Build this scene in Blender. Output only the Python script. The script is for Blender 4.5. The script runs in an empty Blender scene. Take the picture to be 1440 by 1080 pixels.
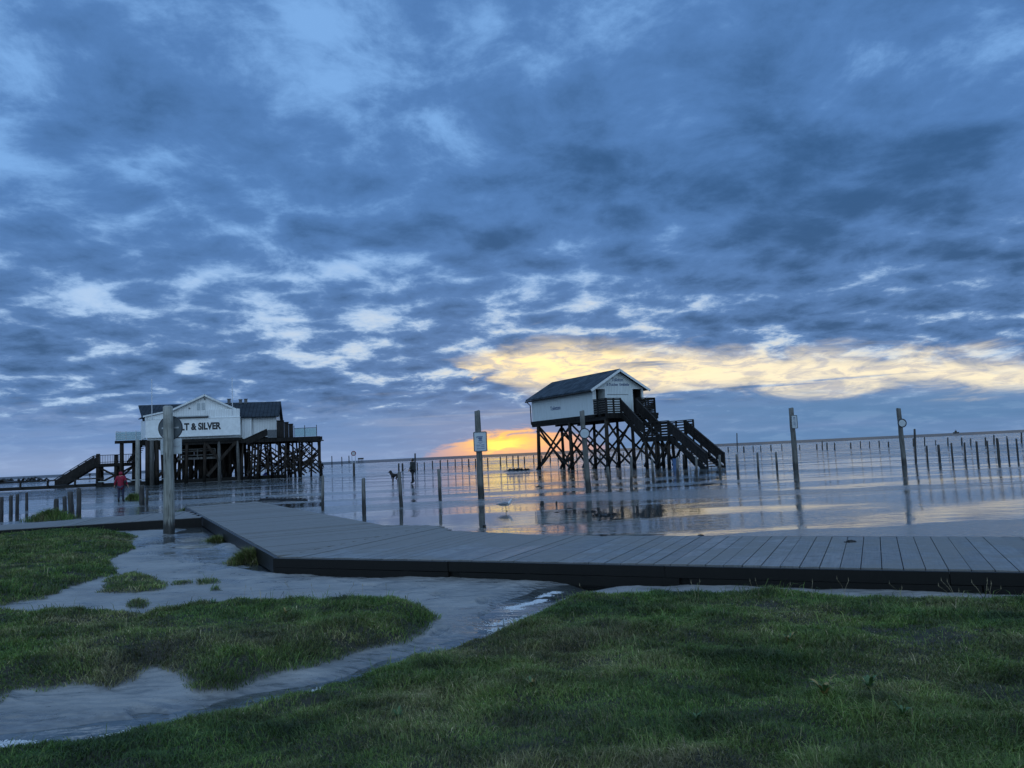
import bpy, math, random
import numpy as np
from mathutils import Vector, Matrix

SC = bpy.context.scene
COL = SC.collection
R = math.radians
RNG = np.random.default_rng(7)
random.seed(7)

# ------------------------------------------------------------------ camera
EYE = 1.65
FPX = 1082.0
PITCH, ROLL = R(5.14), R(2.66)
fw = Vector((0, math.cos(PITCH), math.sin(PITCH)))
up0 = Vector((0, -math.sin(PITCH), math.cos(PITCH)))
rt0 = Vector((1, 0, 0))
RT = rt0 * math.cos(ROLL) - up0 * math.sin(ROLL)
UP = up0 * math.cos(ROLL) + rt0 * math.sin(ROLL)
cam_d = bpy.data.cameras.new('camera')
cam = bpy.data.objects.new('camera', cam_d)
COL.objects.link(cam)
m = Matrix((RT, UP, -fw)).transposed().to_4x4()
m.translation = Vector((0, 0, EYE))
cam.matrix_world = m
cam_d.sensor_fit = 'HORIZONTAL'
cam_d.sensor_width = 36
cam_d.lens = 36 * FPX / 1440
cam_d.clip_start = 0.1
cam_d.clip_end = 30000
SC.camera = cam

SC.view_settings.view_transform = 'Standard'
SC.view_settings.look = 'None'
SC.view_settings.exposure = 0.22
SC.view_settings.gamma = 1
SC.view_settings.use_curve_mapping = False
SC.render.engine = 'CYCLES'
SC.cycles.max_bounces = 6
SC.cycles.transparent_max_bounces = 6
SC.cycles.caustics_reflective = False
SC.cycles.caustics_refractive = False

def ray(px, py):
    return fw * FPX + RT * (px - 720) + UP * (540 - py)
def at(px, py, z=0.0):
    d = ray(px, py); t = (z - EYE) / d.z
    return Vector((0, 0, EYE)) + d * t
def dep(px, py, Y):
    d = ray(px, py)
    return Vector((0, 0, EYE)) + d * (Y / d.y)

# ------------------------------------------------------------------ sky
SUN_AZ, SUN_EL = -1.0, 1.4
class NT:
    def __init__(s, tree): s.t = tree; s.n = tree.nodes; s.l = tree.links
    def node(s, typ, **kw):
        n = s.n.new(typ)
        for k, v in kw.items(): setattr(n, k, v)
        return n
    def put(s, sock, v):
        if isinstance(v, bpy.types.NodeSocket): s.l.new(v, sock)
        elif v is not None: sock.default_value = v
    def M(s, op, a, b=None, c=None, clamp=False):
        n = s.n.new('ShaderNodeMath'); n.operation = op; n.use_clamp = clamp
        s.put(n.inputs[0], a)
        if b is not None: s.put(n.inputs[1], b)
        if c is not None: s.put(n.inputs[2], c)
        return n.outputs[0]
    def sm(s, lo, hi, v):                       # smoothstep
        n = s.n.new('ShaderNodeMapRange'); n.interpolation_type = 'SMOOTHSTEP'
        s.put(n.inputs['Value'], v); s.put(n.inputs['From Min'], lo); s.put(n.inputs['From Max'], hi)
        return n.outputs['Result']
    def mix(s, f, a, b, mode='MIX'):
        n = s.n.new('ShaderNodeMix'); n.data_type = 'RGBA'; n.blend_type = mode
        s.put(n.inputs[0], f)
        s.put(n.inputs[6], a if isinstance(a, bpy.types.NodeSocket) else (*a, 1))
        s.put(n.inputs[7], b if isinstance(b, bpy.types.NodeSocket) else (*b, 1))
        return n.outputs[2]
    def comb(s, x, y, z):
        n = s.n.new('ShaderNodeCombineXYZ')
        for i, v in enumerate((x, y, z)): s.put(n.inputs[i], v)
        return n.outputs[0]
    def sep(s, v):
        n = s.n.new('ShaderNodeSeparateXYZ'); s.l.new(v, n.inputs[0]); return n.outputs
    def noise(s, vec, scale, detail=4, rough=0.55, dist=0.0, lac=2.0):
        n = s.n.new('ShaderNodeTexNoise')
        s.put(n.inputs['Vector'], vec); n.inputs['Scale'].default_value = scale
        n.inputs['Detail'].default_value = detail; n.inputs['Roughness'].default_value = rough
        n.inputs['Distortion'].default_value = dist; n.inputs['Lacunarity'].default_value = lac
        return n.outputs['Fac']
    def scale(s, vec, sx, sy, sz, off=(0, 0, 0)):
        n = s.n.new('ShaderNodeMapping')
        s.put(n.inputs['Vector'], vec); n.inputs['Scale'].default_value = (sx, sy, sz); n.inputs['Location'].default_value = off
        return n.outputs[0]
    def blob(s, az, el, a0, e0, sa, se):        # gaussian patch of sky
        x = s.M('DIVIDE', s.M('SUBTRACT', az, a0), sa); y = s.M('DIVIDE', s.M('SUBTRACT', el, e0), se)
        q = s.M('ADD', s.M('MULTIPLY', x, x), s.M('MULTIPLY', y, y))
        return s.M('EXPONENT', s.M('MULTIPLY', q, -1.0))

def make_world():
    w = bpy.data.worlds.new('World'); SC.world = w; w.use_nodes = True
    T = NT(w.node_tree); T.n.clear()
    out = T.node('ShaderNodeOutputWorld'); bg = T.node('ShaderNodeBackground')
    T.l.new(bg.outputs[0], out.inputs[0])
    d = T.node('ShaderNodeTexCoord').outputs['Generated']
    x, y, z = T.sep(d)
    zc = T.M('MAXIMUM', z, 0.0)
    az = T.M('MULTIPLY', T.M('ARCTAN2', x, y), 57.2958)
    el = T.M('MULTIPLY', T.M('ARCSINE', zc), 57.2958)
    k = T.M('DIVIDE', 1.0, T.M('ADD', zc, 0.19))
    p = T.comb(T.M('MULTIPLY', x, k), T.M('MULTIPLY', y, k), 0.37)
    # cloud sheet seen in perspective
    n_big = T.noise(T.scale(p, 1.25, 1.25, 1, (3.1, 1.7, 0)), 1.0, 4, .5, .3)
    n_mid = T.noise(T.scale(p, 1.35, 1.25, 1, (7.3, 2.2, 0)), 2.7, 9, .62, .35)
    n_fin = T.noise(T.scale(p, 1.25, 1.2, 1, (1.3, 5.2, 0)), 7.5, 9, .66, .25)
    # billowed cells: dark cloud bellies with paler seams between them
    wn = T.node('ShaderNodeTexNoise'); T.put(wn.inputs['Vector'], p); wn.inputs['Scale'].default_value = 3.2; wn.inputs['Detail'].default_value = 6; wn.inputs['Roughness'].default_value = .62
    wv = T.node('ShaderNodeVectorMath', operation='MULTIPLY_ADD'); T.l.new(wn.outputs['Color'], wv.inputs[0]); wv.inputs[1].default_value = (.42, .34, 0); T.l.new(T.scale(p, 1.1, 1.4, 1), wv.inputs[2])
    vo = T.node('ShaderNodeTexVoronoi', feature='F1', voronoi_dimensions='2D'); T.l.new(wv.outputs[0], vo.inputs['Vector']); vo.inputs['Scale'].default_value = 4.3; vo.inputs['Detail'].default_value = 0
    cell = T.M('SUBTRACT', vo.outputs['Distance'], .44)
    low = T.sm(17.0, 6.0, el)                   # 1 near the horizon
    t = T.M('ADD', T.M('MULTIPLY', n_big, .40), T.M('ADD', T.M('MULTIPLY', n_mid, .44), T.M('MULTIPLY', n_fin, .16)))
    fine = T.M('ADD', T.M('MULTIPLY', n_mid, .52), T.M('MULTIPLY', n_fin, .48))
    t = T.M('ADD', T.M('MULTIPLY', t, T.M('SUBTRACT', 1.0, T.M('MULTIPLY', low, .6))), T.M('MULTIPLY', fine, T.M('MULTIPLY', low, .6)))
    t = T.M('ADD', t, T.M('MULTIPLY', cell, T.M('ADD', .085, T.M('MULTIPLY', T.sm(24, 10, el), .13))))
    B = lambda *a: T.blob(az, el, *a)
    for amp, args in ((-.11, (23, 16, 13, 6.5)), (-.075, (3, 21, 8, 7)), (-.05, (14, 27, 9, 4)), (.05, (-26, 18.5, 7, 2.0)), (.045, (-15, 15, 9, 3)),
                      (.030, (-20, 11.0, 11, 1.5)), (.03, (33, 24, 5, 4)), (.04, (35, 16, 3.5, 4)), (.03, (-6, 24, 9, 4)), (-.05, (-33, 15, 8, 1.6)),
                      (-.05, (-30, 7.5, 14, 1.6)), (.06, (25, 9.9, 6, 1.0)), (.06, (7, 10.2, 10, 1.4)), (-.05, (17, 8.6, 16, .7)),
                      (.035, (-12, 8.2, 12, 1.5)), (.03, (-2, 30, 40, 5)), (-.05, (-12, 3.6, 15, 1.5))):
        t = T.M('ADD', t, T.M('MULTIPLY', B(*args), amp))
    hi = T.sm(6.0, 20.0, el)
    dark = T.mix(hi, (.040, .094, .203), (.033, .094, .220))
    mid = T.mix(hi, (.092, .186, .385), (.077, .185, .415))
    light = T.mix(hi, (.32, .47, .69), (.205, .41, .75))
    c = T.mix(T.sm(.30, .53, t), dark, mid)
    c = T.mix(T.M('MULTIPLY', T.sm(.495, .625, t), T.M('SUBTRACT', 1.0, T.M('MULTIPLY', hi, .25))), c, light)
    # gaps of clear bright sky, warmer towards the sunset
    warm = T.M('MULTIPLY', T.blob(az, el, 9, 5, 26, 6.5), 1.0)
    gapc = T.mix(warm, (.42, .57, .78), (.93, .80, .52))
    gap = T.M('MULTIPLY', T.sm(.545, .69, T.M('ADD', t, T.M('MULTIPLY', warm, .015))), T.M('MULTIPLY', T.sm(19.0, 11.0, el), T.sm(2.0, 4.5, el)))
    c = T.mix(T.M('MULTIPLY', gap, .62), c, gapc)
    # haze bank low over the horizon
    bank = T.mix(T.sm(-30, 34, az), (.135, .242, .465), (.100, .205, .375))
    streak = T.noise(T.scale(T.comb(az, el, 0), .05, .75, 1), 1.0, 5, .6, .5)
    bank = T.mix(T.sm(.35, .7, streak), bank, T.mix(T.sm(20, -30, az), (.14, .235, .42), (.205, .30, .51)))
    bank = T.mix(T.M('MULTIPLY', T.blob(az, el, -34, .4, 26, .9), .55), bank, (.30, .38, .56))
    c = T.mix(T.M('MULTIPLY', T.sm(4.9, 2.3, T.M('ADD', el, T.M('MULTIPLY', T.M('SUBTRACT', n_fin, .5), 5.0))), .88), c, bank)
    # long yellow opening under the cloud sheet
    gn = T.noise(T.scale(T.comb(az, el, 2.2), .42, 1.7, 1), 1.0, 7, .62, .6)
    ragged = T.noise(T.scale(T.comb(az, el, 3.3), .16, .55, 1), 1.0, 7, .62, .8)
    rag2 = T.noise(T.scale(T.comb(az, el, 9.1), .035, .9, 1), 1.0, 5, .55, .5)
    cen = T.M('SUBTRACT', 6.55, T.M('MULTIPLY', T.M('ADD', az, 0.0), .088))
    dy = T.M('ADD', T.M('SUBTRACT', el, cen), T.M('MULTIPLY', T.M('SUBTRACT', ragged, .5), 4.2))
    half = T.M('MULTIPLY', T.sm(-6.5, 3.0, az), T.sm(60, 40, az))
    half = T.M('MULTIPLY', half, T.M('ADD', 1.3, T.blob(az, el, 3, 6.5, 9, 6)))
    band = T.M('MULTIPLY', T.sm(T.M('MULTIPLY', half, 1.45), 0.0, T.M('ABSOLUTE', dy)), T.sm(-6.0, -1.0, T.M('ADD', az, T.M('MULTIPLY', T.M('SUBTRACT', ragged, .5), 9))))
    band = T.M('MULTIPLY', band, T.M('SUBTRACT', 1.0, T.M('MULTIPLY', T.M('MULTIPLY', T.sm(.53, .64, rag2), T.sm(5, 12, az)), .85)))
    bandc = T.mix(T.blob(az, el, 2.5, 6.4, 11, 2.5), (.93, .81, .57), (1.15, .88, .43))
    bandc = T.mix(T.M('MULTIPLY', T.sm(.44, .62, gn), .72), bandc, (.48, .46, .47))
    c = T.mix(T.M('MULTIPLY', band, .95), c, bandc)
    # thin lit streaks in the bank below it
    st2 = T.noise(T.scale(T.comb(az, el, 5.7), .07, 1.25, 1), 1.0, 6, .6, .4)
    c = T.mix(T.M('MULTIPLY', T.M('MULTIPLY', T.sm(.58, .72, st2), T.blob(az, el, 17, 3.7, 22, 1.5)), .6), c, (.62, .58, .52))
    # the sunset itself behind cloud, just over the horizon
    gy = T.M('ADD', T.M('ADD', el, T.M('MULTIPLY', T.M('SUBTRACT', st2, .5), 1.6)), T.M('MULTIPLY', T.M('SUBTRACT', gn, .5), 1.9))
    gtop = T.M('SUBTRACT', 1.95, T.M('MULTIPLY', T.M('POWER', T.M('DIVIDE', T.M('ABSOLUTE', T.M('ADD', az, .1)), 6.6), 2.0), 1.5))
    glow = T.M('MULTIPLY', T.sm(0.0, .55, T.M('SUBTRACT', gtop, gy)), T.M('MAXIMUM', T.sm(9.0, 2.5, T.M('ABSOLUTE', T.M('SUBTRACT', az, .2))), 0))
    glowc = T.mix(T.blob(az, gy, -.7, .95, 2.9, .55), (.84, .42, .24), (1.12, .64, .11))
    glowc = T.mix(T.blob(az, gy, -1.0, .75, 1.5, .30), glowc, (1.4, .98, .16))
    halo = T.blob(az, el, -.5, 1.2, 6.5, 2.0)
    c = T.mix(T.M('MULTIPLY', halo, .26), c, (.40, .32, .37))
    c = T.mix(T.M('MULTIPLY', glow, .95), c, glowc)
    # unseen sky behind the viewer, brightened to fill walls and ground with light
    back = T.sm(.05, -.65, y)
    c = T.mix(back, c, T.mix(T.sm(.35, .65, n_mid), (.34, .55, .85), (.60, .82, 1.08)))
    c = T.mix(T.sm(36, 60, el), c, T.mix(T.sm(.35, .65, n_mid), (.25, .44, .78), (.42, .64, 1.0)))  # overhead sky out of view, brightened too to light sand and grass
    # below the horizon only water is ever seen
    sky = T.node('ShaderNodeTexSky', sky_type='NISHITA', sun_disc=False)
    sky.sun_elevation = R(SUN_EL); sky.sun_rotation = R(SUN_AZ); sky.altitude = 0; sky.air_density = 1; sky.dust_density = 2; sky.ozone_density = 2
    lit = T.mix(1.0, T.mix(1.0, c, (10, 10, 10), 'MULTIPLY'), T.mix(1.0, sky.outputs[0], (.015, .02, .03), 'MULTIPLY'), 'ADD')
    T.l.new(lit, bg.inputs['Color']); bg.inputs['Strength'].default_value = 0.1
make_world()

sun_d = bpy.data.lights.new('sun', 'SUN'); sun_d.energy = 0.004; sun_d.angle = R(20); sun_d.color = (1, .58, .28)
sun = bpy.data.objects.new('sun', sun_d); COL.objects.link(sun)
sdir = Vector((math.sin(R(SUN_AZ)) * math.cos(R(SUN_EL)), math.cos(R(SUN_AZ)) * math.cos(R(SUN_EL)), math.sin(R(SUN_EL))))
sun.rotation_euler = (-sdir).to_track_quat('-Z', 'Y').to_euler()

# ------------------------------------------------------------------ object helpers
def tag(o, label=None, cat=None, group=None, kind=None):
    if label: o['label'] = label
    if cat: o['category'] = cat
    if group: o['group'] = group
    if kind: o['kind'] = kind
    return o
def thing(name, label, cat, loc=(0, 0, 0), rz=0.0, group=None):
    o = bpy.data.objects.new(name, None); COL.objects.link(o)
    o.location = loc; o.rotation_euler = (0, 0, rz); o.empty_display_size = .2
    return tag(o, label, cat, group)

class MB:
    """collects solids and builds ONE mesh object"""
    def __init__(s): s.v = []; s.f = []
    def add(s, vs, fs):
        n = len(s.v); s.v += [tuple(v) for v in vs]; s.f += [tuple(i + n for i in f) for f in fs]; return s
    def box(s, x0, x1, y0, y1, z0, z1):
        return s.add([(x0, y0, z0), (x1, y0, z0), (x1, y1, z0), (x0, y1, z0), (x0, y0, z1), (x1, y0, z1), (x1, y1, z1), (x0, y1, z1)],
                     [(3, 2, 1, 0), (4, 5, 6, 7), (0, 1, 5, 4), (1, 2, 6, 5), (2, 3, 7, 6), (3, 0, 4, 7)])
    def beam(s, p, q, w, h, up=(0, 0, 1)):
        p, q = Vector(p), Vector(q); d = (q - p).normalized(); u = Vector(up)
        if abs(d.dot(u)) > .95: u = Vector((0, 1, 0))
        a = d.cross(u).normalized() * (w / 2); b = a.cross(d).normalized() * (h / 2)
        vs = [p - a - b, p + a - b, p + a + b, p - a + b, q - a - b, q + a - b, q + a + b, q - a + b]
        return s.add(vs, [(0, 1, 2, 3), (7, 6, 5, 4), (4, 5, 1, 0), (5, 6, 2, 1), (6, 7, 3, 2), (7, 4, 0, 3)])
    def tube(s, pts, rads, n=10, wob=0.0, cap=True):
        pts = [Vector(p) for p in pts]; vs = []; fs = []
        for i, p in enumerate(pts):
            d = (pts[min(i + 1, len(pts) - 1)] - pts[max(i - 1, 0)]).normalized()
            u = Vector((0, 1, 0)) if abs(d.z) > .9 else Vector((0, 0, 1))
            a = d.cross(u).normalized(); b = d.cross(a).normalized()
            for k in range(n):
                t = 2 * math.pi * k / n; rr = rads[i] * (1 + wob * math.sin(3 * t + 1.7) + wob * random.uniform(-.6, .6))
                vs.append(p + a * math.cos(t) * rr + b * math.sin(t) * rr)
        for i in range(len(pts) - 1):
            for k in range(n):
                fs.append((i * n + k, i * n + (k + 1) % n, (i + 1) * n + (k + 1) % n, (i + 1) * n + k))
        if cap: fs += [tuple(range(n))[::-1], tuple((len(pts) - 1) * n + k for k in range(n))]
        return s.add(vs, fs)
    def prism(s, poly, y0, y1):                 # polygon in (x,z), extruded along y
        n = len(poly)
        vs = [(a, y0, b) for a, b in poly] + [(a, y1, b) for a, b in poly]
        return s.add(vs, [tuple(range(n)), tuple(range(2 * n - 1, n - 1, -1))] + [((i + 1) % n, i, n + i, n + (i + 1) % n) for i in range(n)])
    def build(s, name, mat, parent=None, smooth=False, loc=None):
        me = bpy.data.meshes.new(name); me.from_pydata(s.v, [], s.f); me.validate(); 
        import bmesh
        b = bmesh.new(); b.from_mesh(me); bmesh.ops.recalc_face_normals(b, faces=b.faces); b.to_mesh(me); b.free()
        if smooth:
            me.polygons.foreach_set('use_smooth', [True] * len(me.polygons))
        o = bpy.data.objects.new(name, me); COL.objects.link(o); me.materials.append(mat)
        if parent: o.parent = parent
        if loc: o.location = loc
        return o
def copy_tree(o, parent=None):
    c = o.copy(); COL.objects.link(c)
    if parent: c.parent = parent
    for ch in list(o.children): copy_tree(ch, c)
    return c

# ------------------------------------------------------------------ materials
MATS = {}
def mat(name):
    mt = bpy.data.materials.new(name); mt.use_nodes = True; MATS[name] = mt
    T = NT(mt.node_tree); bs = T.n['Principled BSDF']
    return mt, T, bs
def bump(T, bs, h, strength=.5, dist=.02):
    b = T.node('ShaderNodeBump'); T.put(b.inputs['Height'], h); b.inputs['Strength'].default_value = strength; b.inputs['Distance'].default_value = dist
    T.l.new(b.outputs[0], bs.inputs['Normal'])
def plain(name, colr, rough=.6, var=.25, nscale=6.0, metal=0.0, coord='Object'):
    mt, T, bs = mat(name)
    co = T.node('ShaderNodeTexCoord').outputs[coord]
    n = T.noise(co, nscale, 6, .6)
    c2 = tuple(max(0, v * (1 - var)) for v in colr)
    c1 = tuple(min(1, v * (1 + var * .5)) for v in colr)
    T.l.new(T.mix(T.sm(.3, .7, n), c2, c1), bs.inputs['Base Color'])
    bs.inputs['Roughness'].default_value = rough; bs.inputs['Metallic'].default_value = metal
    return mt
def wood(name, ca, cb, grain=(38, 38, 2.2), wet_h=None, rough=.75, crack=True, spec=.5):
    mt, T, bs = mat(name); bs.inputs['Specular IOR Level'].default_value = spec
    co = T.node('ShaderNodeTexCoord').outputs['Object']
    oi = T.node('ShaderNodeObjectInfo').outputs['Random']
    off = T.comb(T.M('MULTIPLY', oi, 37.0), T.M('MULTIPLY', oi, 11.0), T.M('MULTIPLY', oi, 23.0))
    va = T.node('ShaderNodeVectorMath', operation='ADD'); T.l.new(co, va.inputs[0]); T.l.new(off, va.inputs[1])
    g = T.noise(T.scale(va.outputs[0], *grain), 1.0, 5, .6, .3)
    big = T.noise(va.outputs[0], 3.0, 4, .6)
    c = T.mix(T.sm(.3, .7, g), ca, cb)
    c = T.mix(T.M('MULTIPLY', T.sm(.45, .75, big), .5), c, tuple(v * .45 for v in ca))
    if crack:
        ck = T.noise(T.scale(va.outputs[0], grain[0] * 1.6, grain[1] * 1.6, grain[2] * .7), 1.0, 2, .5)
        c = T.mix(T.sm(.40, .34, ck), c, tuple(v * .18 for v in ca))
    ro = rough
    if wet_h is not None:
        pz = T.sep(T.node('ShaderNodeNewGeometry').outputs['Position'])[2]
        w = T.sm(wet_h + .14, wet_h - .1, T.M('ADD', pz, T.M('MULTIPLY', T.M('SUBTRACT', g, .5), .5)))
        c = T.mix(T.M('MULTIPLY', w, .9), c, (.012, .012, .011))
        ro = T.M('SUBTRACT', rough, T.M('MULTIPLY', w, .35))
    T.l.new(c, bs.inputs['Base Color']); T.put(bs.inputs['Roughness'], ro)
    bump(T, bs, g, .5, .012)
    return mt
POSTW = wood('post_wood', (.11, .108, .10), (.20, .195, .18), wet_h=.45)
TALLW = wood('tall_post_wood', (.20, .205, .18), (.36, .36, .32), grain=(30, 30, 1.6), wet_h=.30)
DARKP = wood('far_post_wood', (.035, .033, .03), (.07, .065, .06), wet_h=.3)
TARW = wood('tarred_timber', (.009, .0085, .008), (.024, .022, .020), grain=(9, 9, 1.2), wet_h=.8, crack=False, spec=.18)
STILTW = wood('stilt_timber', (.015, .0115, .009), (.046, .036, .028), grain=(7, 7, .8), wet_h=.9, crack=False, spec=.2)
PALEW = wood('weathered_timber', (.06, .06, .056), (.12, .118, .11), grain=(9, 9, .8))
RAILW = wood('rail_timber', (.012, .011, .010), (.032, .028, .026), grain=(9, 9, 1.2), crack=False, spec=.25)
DULLW = wood('dull_post_wood', (.09, .09, .082), (.17, .17, .155), grain=(30, 30, 1.6), wet_h=.40)

def boards(name, colr, width, axis=0, rough=.5):
    """painted boarding: real grooves as bump, uneven paint, weather streaks"""
    mt, T, bs = mat(name)
    co = T.node('ShaderNodeTexCoord').outputs['Object']; s3 = T.sep(co)
    run = T.M('ADD', s3[0], s3[1]) if axis == 'xy' else s3[axis]
    fr = T.M('FRACT', T.M('DIVIDE', run, width))
    gr = T.sm(.0, .07, T.M('MINIMUM', fr, T.M('SUBTRACT', 1.0, fr)))
    idn = T.node('ShaderNodeTexWhiteNoise', noise_dimensions='1D'); T.put(idn.inputs['W'], T.M('FLOOR', T.M('DIVIDE', run, width)))
    st = T.noise(T.scale(co, 5, 5, .8), 1.0, 6, .65, .3)
    c = T.mix(T.M('MULTIPLY', idn.outputs[0], .14), colr, tuple(v * .72 for v in colr))
    c = T.mix(T.M('MULTIPLY', T.sm(.45, .75, st), .40), c, tuple(v * k for v, k in zip(colr, (.62, .64, .60))))
    c = T.mix(T.M('SUBTRACT', 1.0, gr), c, tuple(v * .35 for v in colr))
    T.l.new(c, bs.inputs['Base Color']); bs.inputs['Roughness'].default_value = rough
    bump(T, bs, gr, .6, .015)
    return mt
WHITE = boards('white_boarding', (.80, .83, .83), .18, 'xy')
WHITE2 = boards('hut_boarding', (.66, .72, .72), .16, 'xy')
SIGNW = plain('sign_board_paint', (.80, .83, .83), .45, .10, 2.0)
TRIM = plain('white_trim', (.70, .73, .73), .5, .15)
GREYT = plain('grey_canopy', (.10, .11, .12), .6, .3)
BLACKP = plain('black_paint', (.012, .012, .014), .5, .3)
BLUEP = plain('blue_lettering', (.05, .09, .20), .6, .2)
DOORD = plain('painted_door_shade', (.02, .018, .018), .8, .4)  # near-black colour painted in for shade inside the doorways
METAL = plain('galvanised_metal', (.45, .48, .50), .4, .2, metal=.6)
POLEW = plain('pole_paint', (.62, .65, .68), .4, .15)
def roofmat(name, ca, cb, axis, width):
    mt, T, bs = mat(name)
    co = T.node('ShaderNodeTexCoord').outputs['Object']; s3 = T.sep(co)
    fr = T.M('FRACT', T.M('DIVIDE', s3[axis], width))
    rib = T.sm(.0, .12, T.M('MINIMUM', fr, T.M('SUBTRACT', 1.0, fr)))
    n = T.noise(T.scale(co, 1.3 if axis else 1, 1, 1), 1.1, 7, .6, .5)
    n2 = T.noise(co, 5.0, 5, .6)
    c = T.mix(T.sm(.38, .62, n), ca, cb)
    c = T.mix(T.M('MULTIPLY', T.sm(.5, .75, n2), .5), c, tuple(v * .5 for v in ca))
    c = T.mix(T.M('SUBTRACT', 1, rib), c, tuple(v * .4 for v in ca))
    T.l.new(c, bs.inputs['Base Color']); T.put(bs.inputs['Roughness'], T.M('ADD', .6, T.M('MULTIPLY', n2, .3))); bs.inputs['Specular IOR Level'].default_value = .2
    bump(T, bs, rib, .7, .04)
    return mt
ROOF1 = roofmat('dark_roofing', (.014, .022, .030), (.024, .034, .044), 0, .42)
ROOF2 = roofmat('weathered_sheet_roof', (.018, .030, .042), (.055, .075, .095), 1, .62)
CONC = plain('stone', (.10, .10, .095), .8, .5, 3)
WEED = plain('wet_seaweed', (.012, .010, .008), .45, .6, 20)
GULLW = plain('gull_white', (.62, .63, .64), .7, .12, 20)
GULLG = plain('gull_grey', (.22, .24, .27), .7, .2, 20)
BEAK = plain('gull_beak', (.42, .25, .05), .5, .1)
SKIN = plain('skin', (.46, .29, .21), .55, .12, 12)
HAIR = plain('hair', (.05, .035, .025), .6, .4, 40)
REDC = plain('red_coat', (.25, .006, .030), .75, .35, 9)
NAVY = plain('navy_trousers', (.022, .028, .06), .75, .3, 12)
DGREEN = plain('dark_parka', (.025, .03, .028), .75, .35, 9)
BLACKC = plain('black_cloth', (.012, .012, .014), .8, .3, 9)
BOOT = plain('boot_rubber', (.012, .012, .012), .5, .3, 9)
DOGF = plain('dark_dog_fur', (.016, .013, .011), .85, .4, 30)
BLUEB = plain('blue_plastic', (.035, .10, .24), .5, .25, 5)
PURPLE = plain('blue_purple_cloth', (.05, .04, .26), .7, .35, 9)
SIGNG = plain('sign_back_grey', (.09, .11, .12), .55, .25, 9)
SIGNP = plain('sign_back_pale', (.50, .55, .57), .5, .15, 9)
SIGNF = plain('sign_face', (.46, .52, .55), .45, .12, 9)
REDR = plain('sign_ring', (.20, .02, .03), .5, .2, 9)
DARKR = plain('sign_dark_ring', (.02, .022, .035), .5, .2, 9)
def glassmat():
    mt, T, bs = mat('rail_glass')
    tr = T.node('ShaderNodeBsdfTransparent'); tr.inputs[0].default_value = (.80, .92, .90, 1)
    mx = T.node('ShaderNodeMixShader'); mx.inputs[0].default_value = .35
    bs.inputs['Base Color'].default_value = (.35, .46, .46, 1); bs.inputs['Roughness'].default_value = .15
    T.l.new(tr.outputs[0], mx.inputs[1]); T.l.new(bs.outputs[0], mx.inputs[2]); T.l.new(mx.outputs[0], T.n['Material Output'].inputs[0])
    return mt
GLASS = glassmat()

# ------------------------------------------------------------------ ground
def _hash(ix, iy, seed):
    h = (ix.astype(np.int64) * 374761393 + iy.astype(np.int64) * 668265263 + seed * 974634777) & 0xffffffff
    h = ((h ^ (h >> 13)) * 1274126177) & 0xffffffff
    return ((h ^ (h >> 16)) & 0xffff) / 65535.0
def vnoise(x, y, seed=0):
    ix, iy = np.floor(x), np.floor(y); fx, fy = x - ix, y - iy
    fx = fx * fx * fx * (fx * (fx * 6 - 15) + 10); fy = fy * fy * fy * (fy * (fy * 6 - 15) + 10)
    a = _hash(ix, iy, seed); b = _hash(ix + 1, iy, seed); c = _hash(ix, iy + 1, seed); d = _hash(ix + 1, iy + 1, seed)
    return (a + (b - a) * fx) * (1 - fy) + (c + (d - c) * fx) * fy - .5
def fbm(x, y, seed=0, octv=4, g=.5):
    s = np.zeros_like(x, dtype=float); amp = 1.0
    for o in range(octv):
        s += amp * vnoise(x, y, seed + o * 17); x = x * 2.03 + 5.1; y = y * 2.03 + 1.3; amp *= g
    return s
def sstep(a, b, x):
    t = np.clip((x - a) / (b - a), 0, 1); return t * t * (3 - 2 * t)
def poly_sd(x, y, P):
    """signed distance to polygon, positive inside"""
    d = np.full(x.shape, 1e9); ins = np.zeros(x.shape, bool); n = len(P)
    for i in range(n):
        ax, ay = P[i]; bx, by = P[(i + 1) % n]; ex, ey = bx - ax, by - ay
        t = np.clip(((x - ax) * ex + (y - ay) * ey) / (ex * ex + ey * ey + 1e-12), 0, 1)
        d = np.minimum(d, (x - ax - t * ex) ** 2 + (y - ay - t * ey) ** 2)
        cnd = ((ay > y) != (by > y)) & (x < (bx - ax) * (y - ay) / ((by - ay) + 1e-12) + ax)
        ins ^= cnd
    d = np.sqrt(d); return np.where(ins, d, -d)
def line_d(x, y, P):
    d = np.full(x.shape, 1e9)
    for (ax, ay), (bx, by) in zip(P[:-1], P[1:]):
        ex, ey = bx - ax, by - ay
        t = np.clip(((x - ax) * ex + (y - ay) * ey) / (ex * ex + ey * ey + 1e-12), 0, 1)
        d = np.minimum(d, np.hypot(x - ax - t * ex, y - ay - t * ey))
    return d
def gp(pts, z): return [(at(px, py, z).x, at(px, py, z).y) for px, py in pts]

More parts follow.
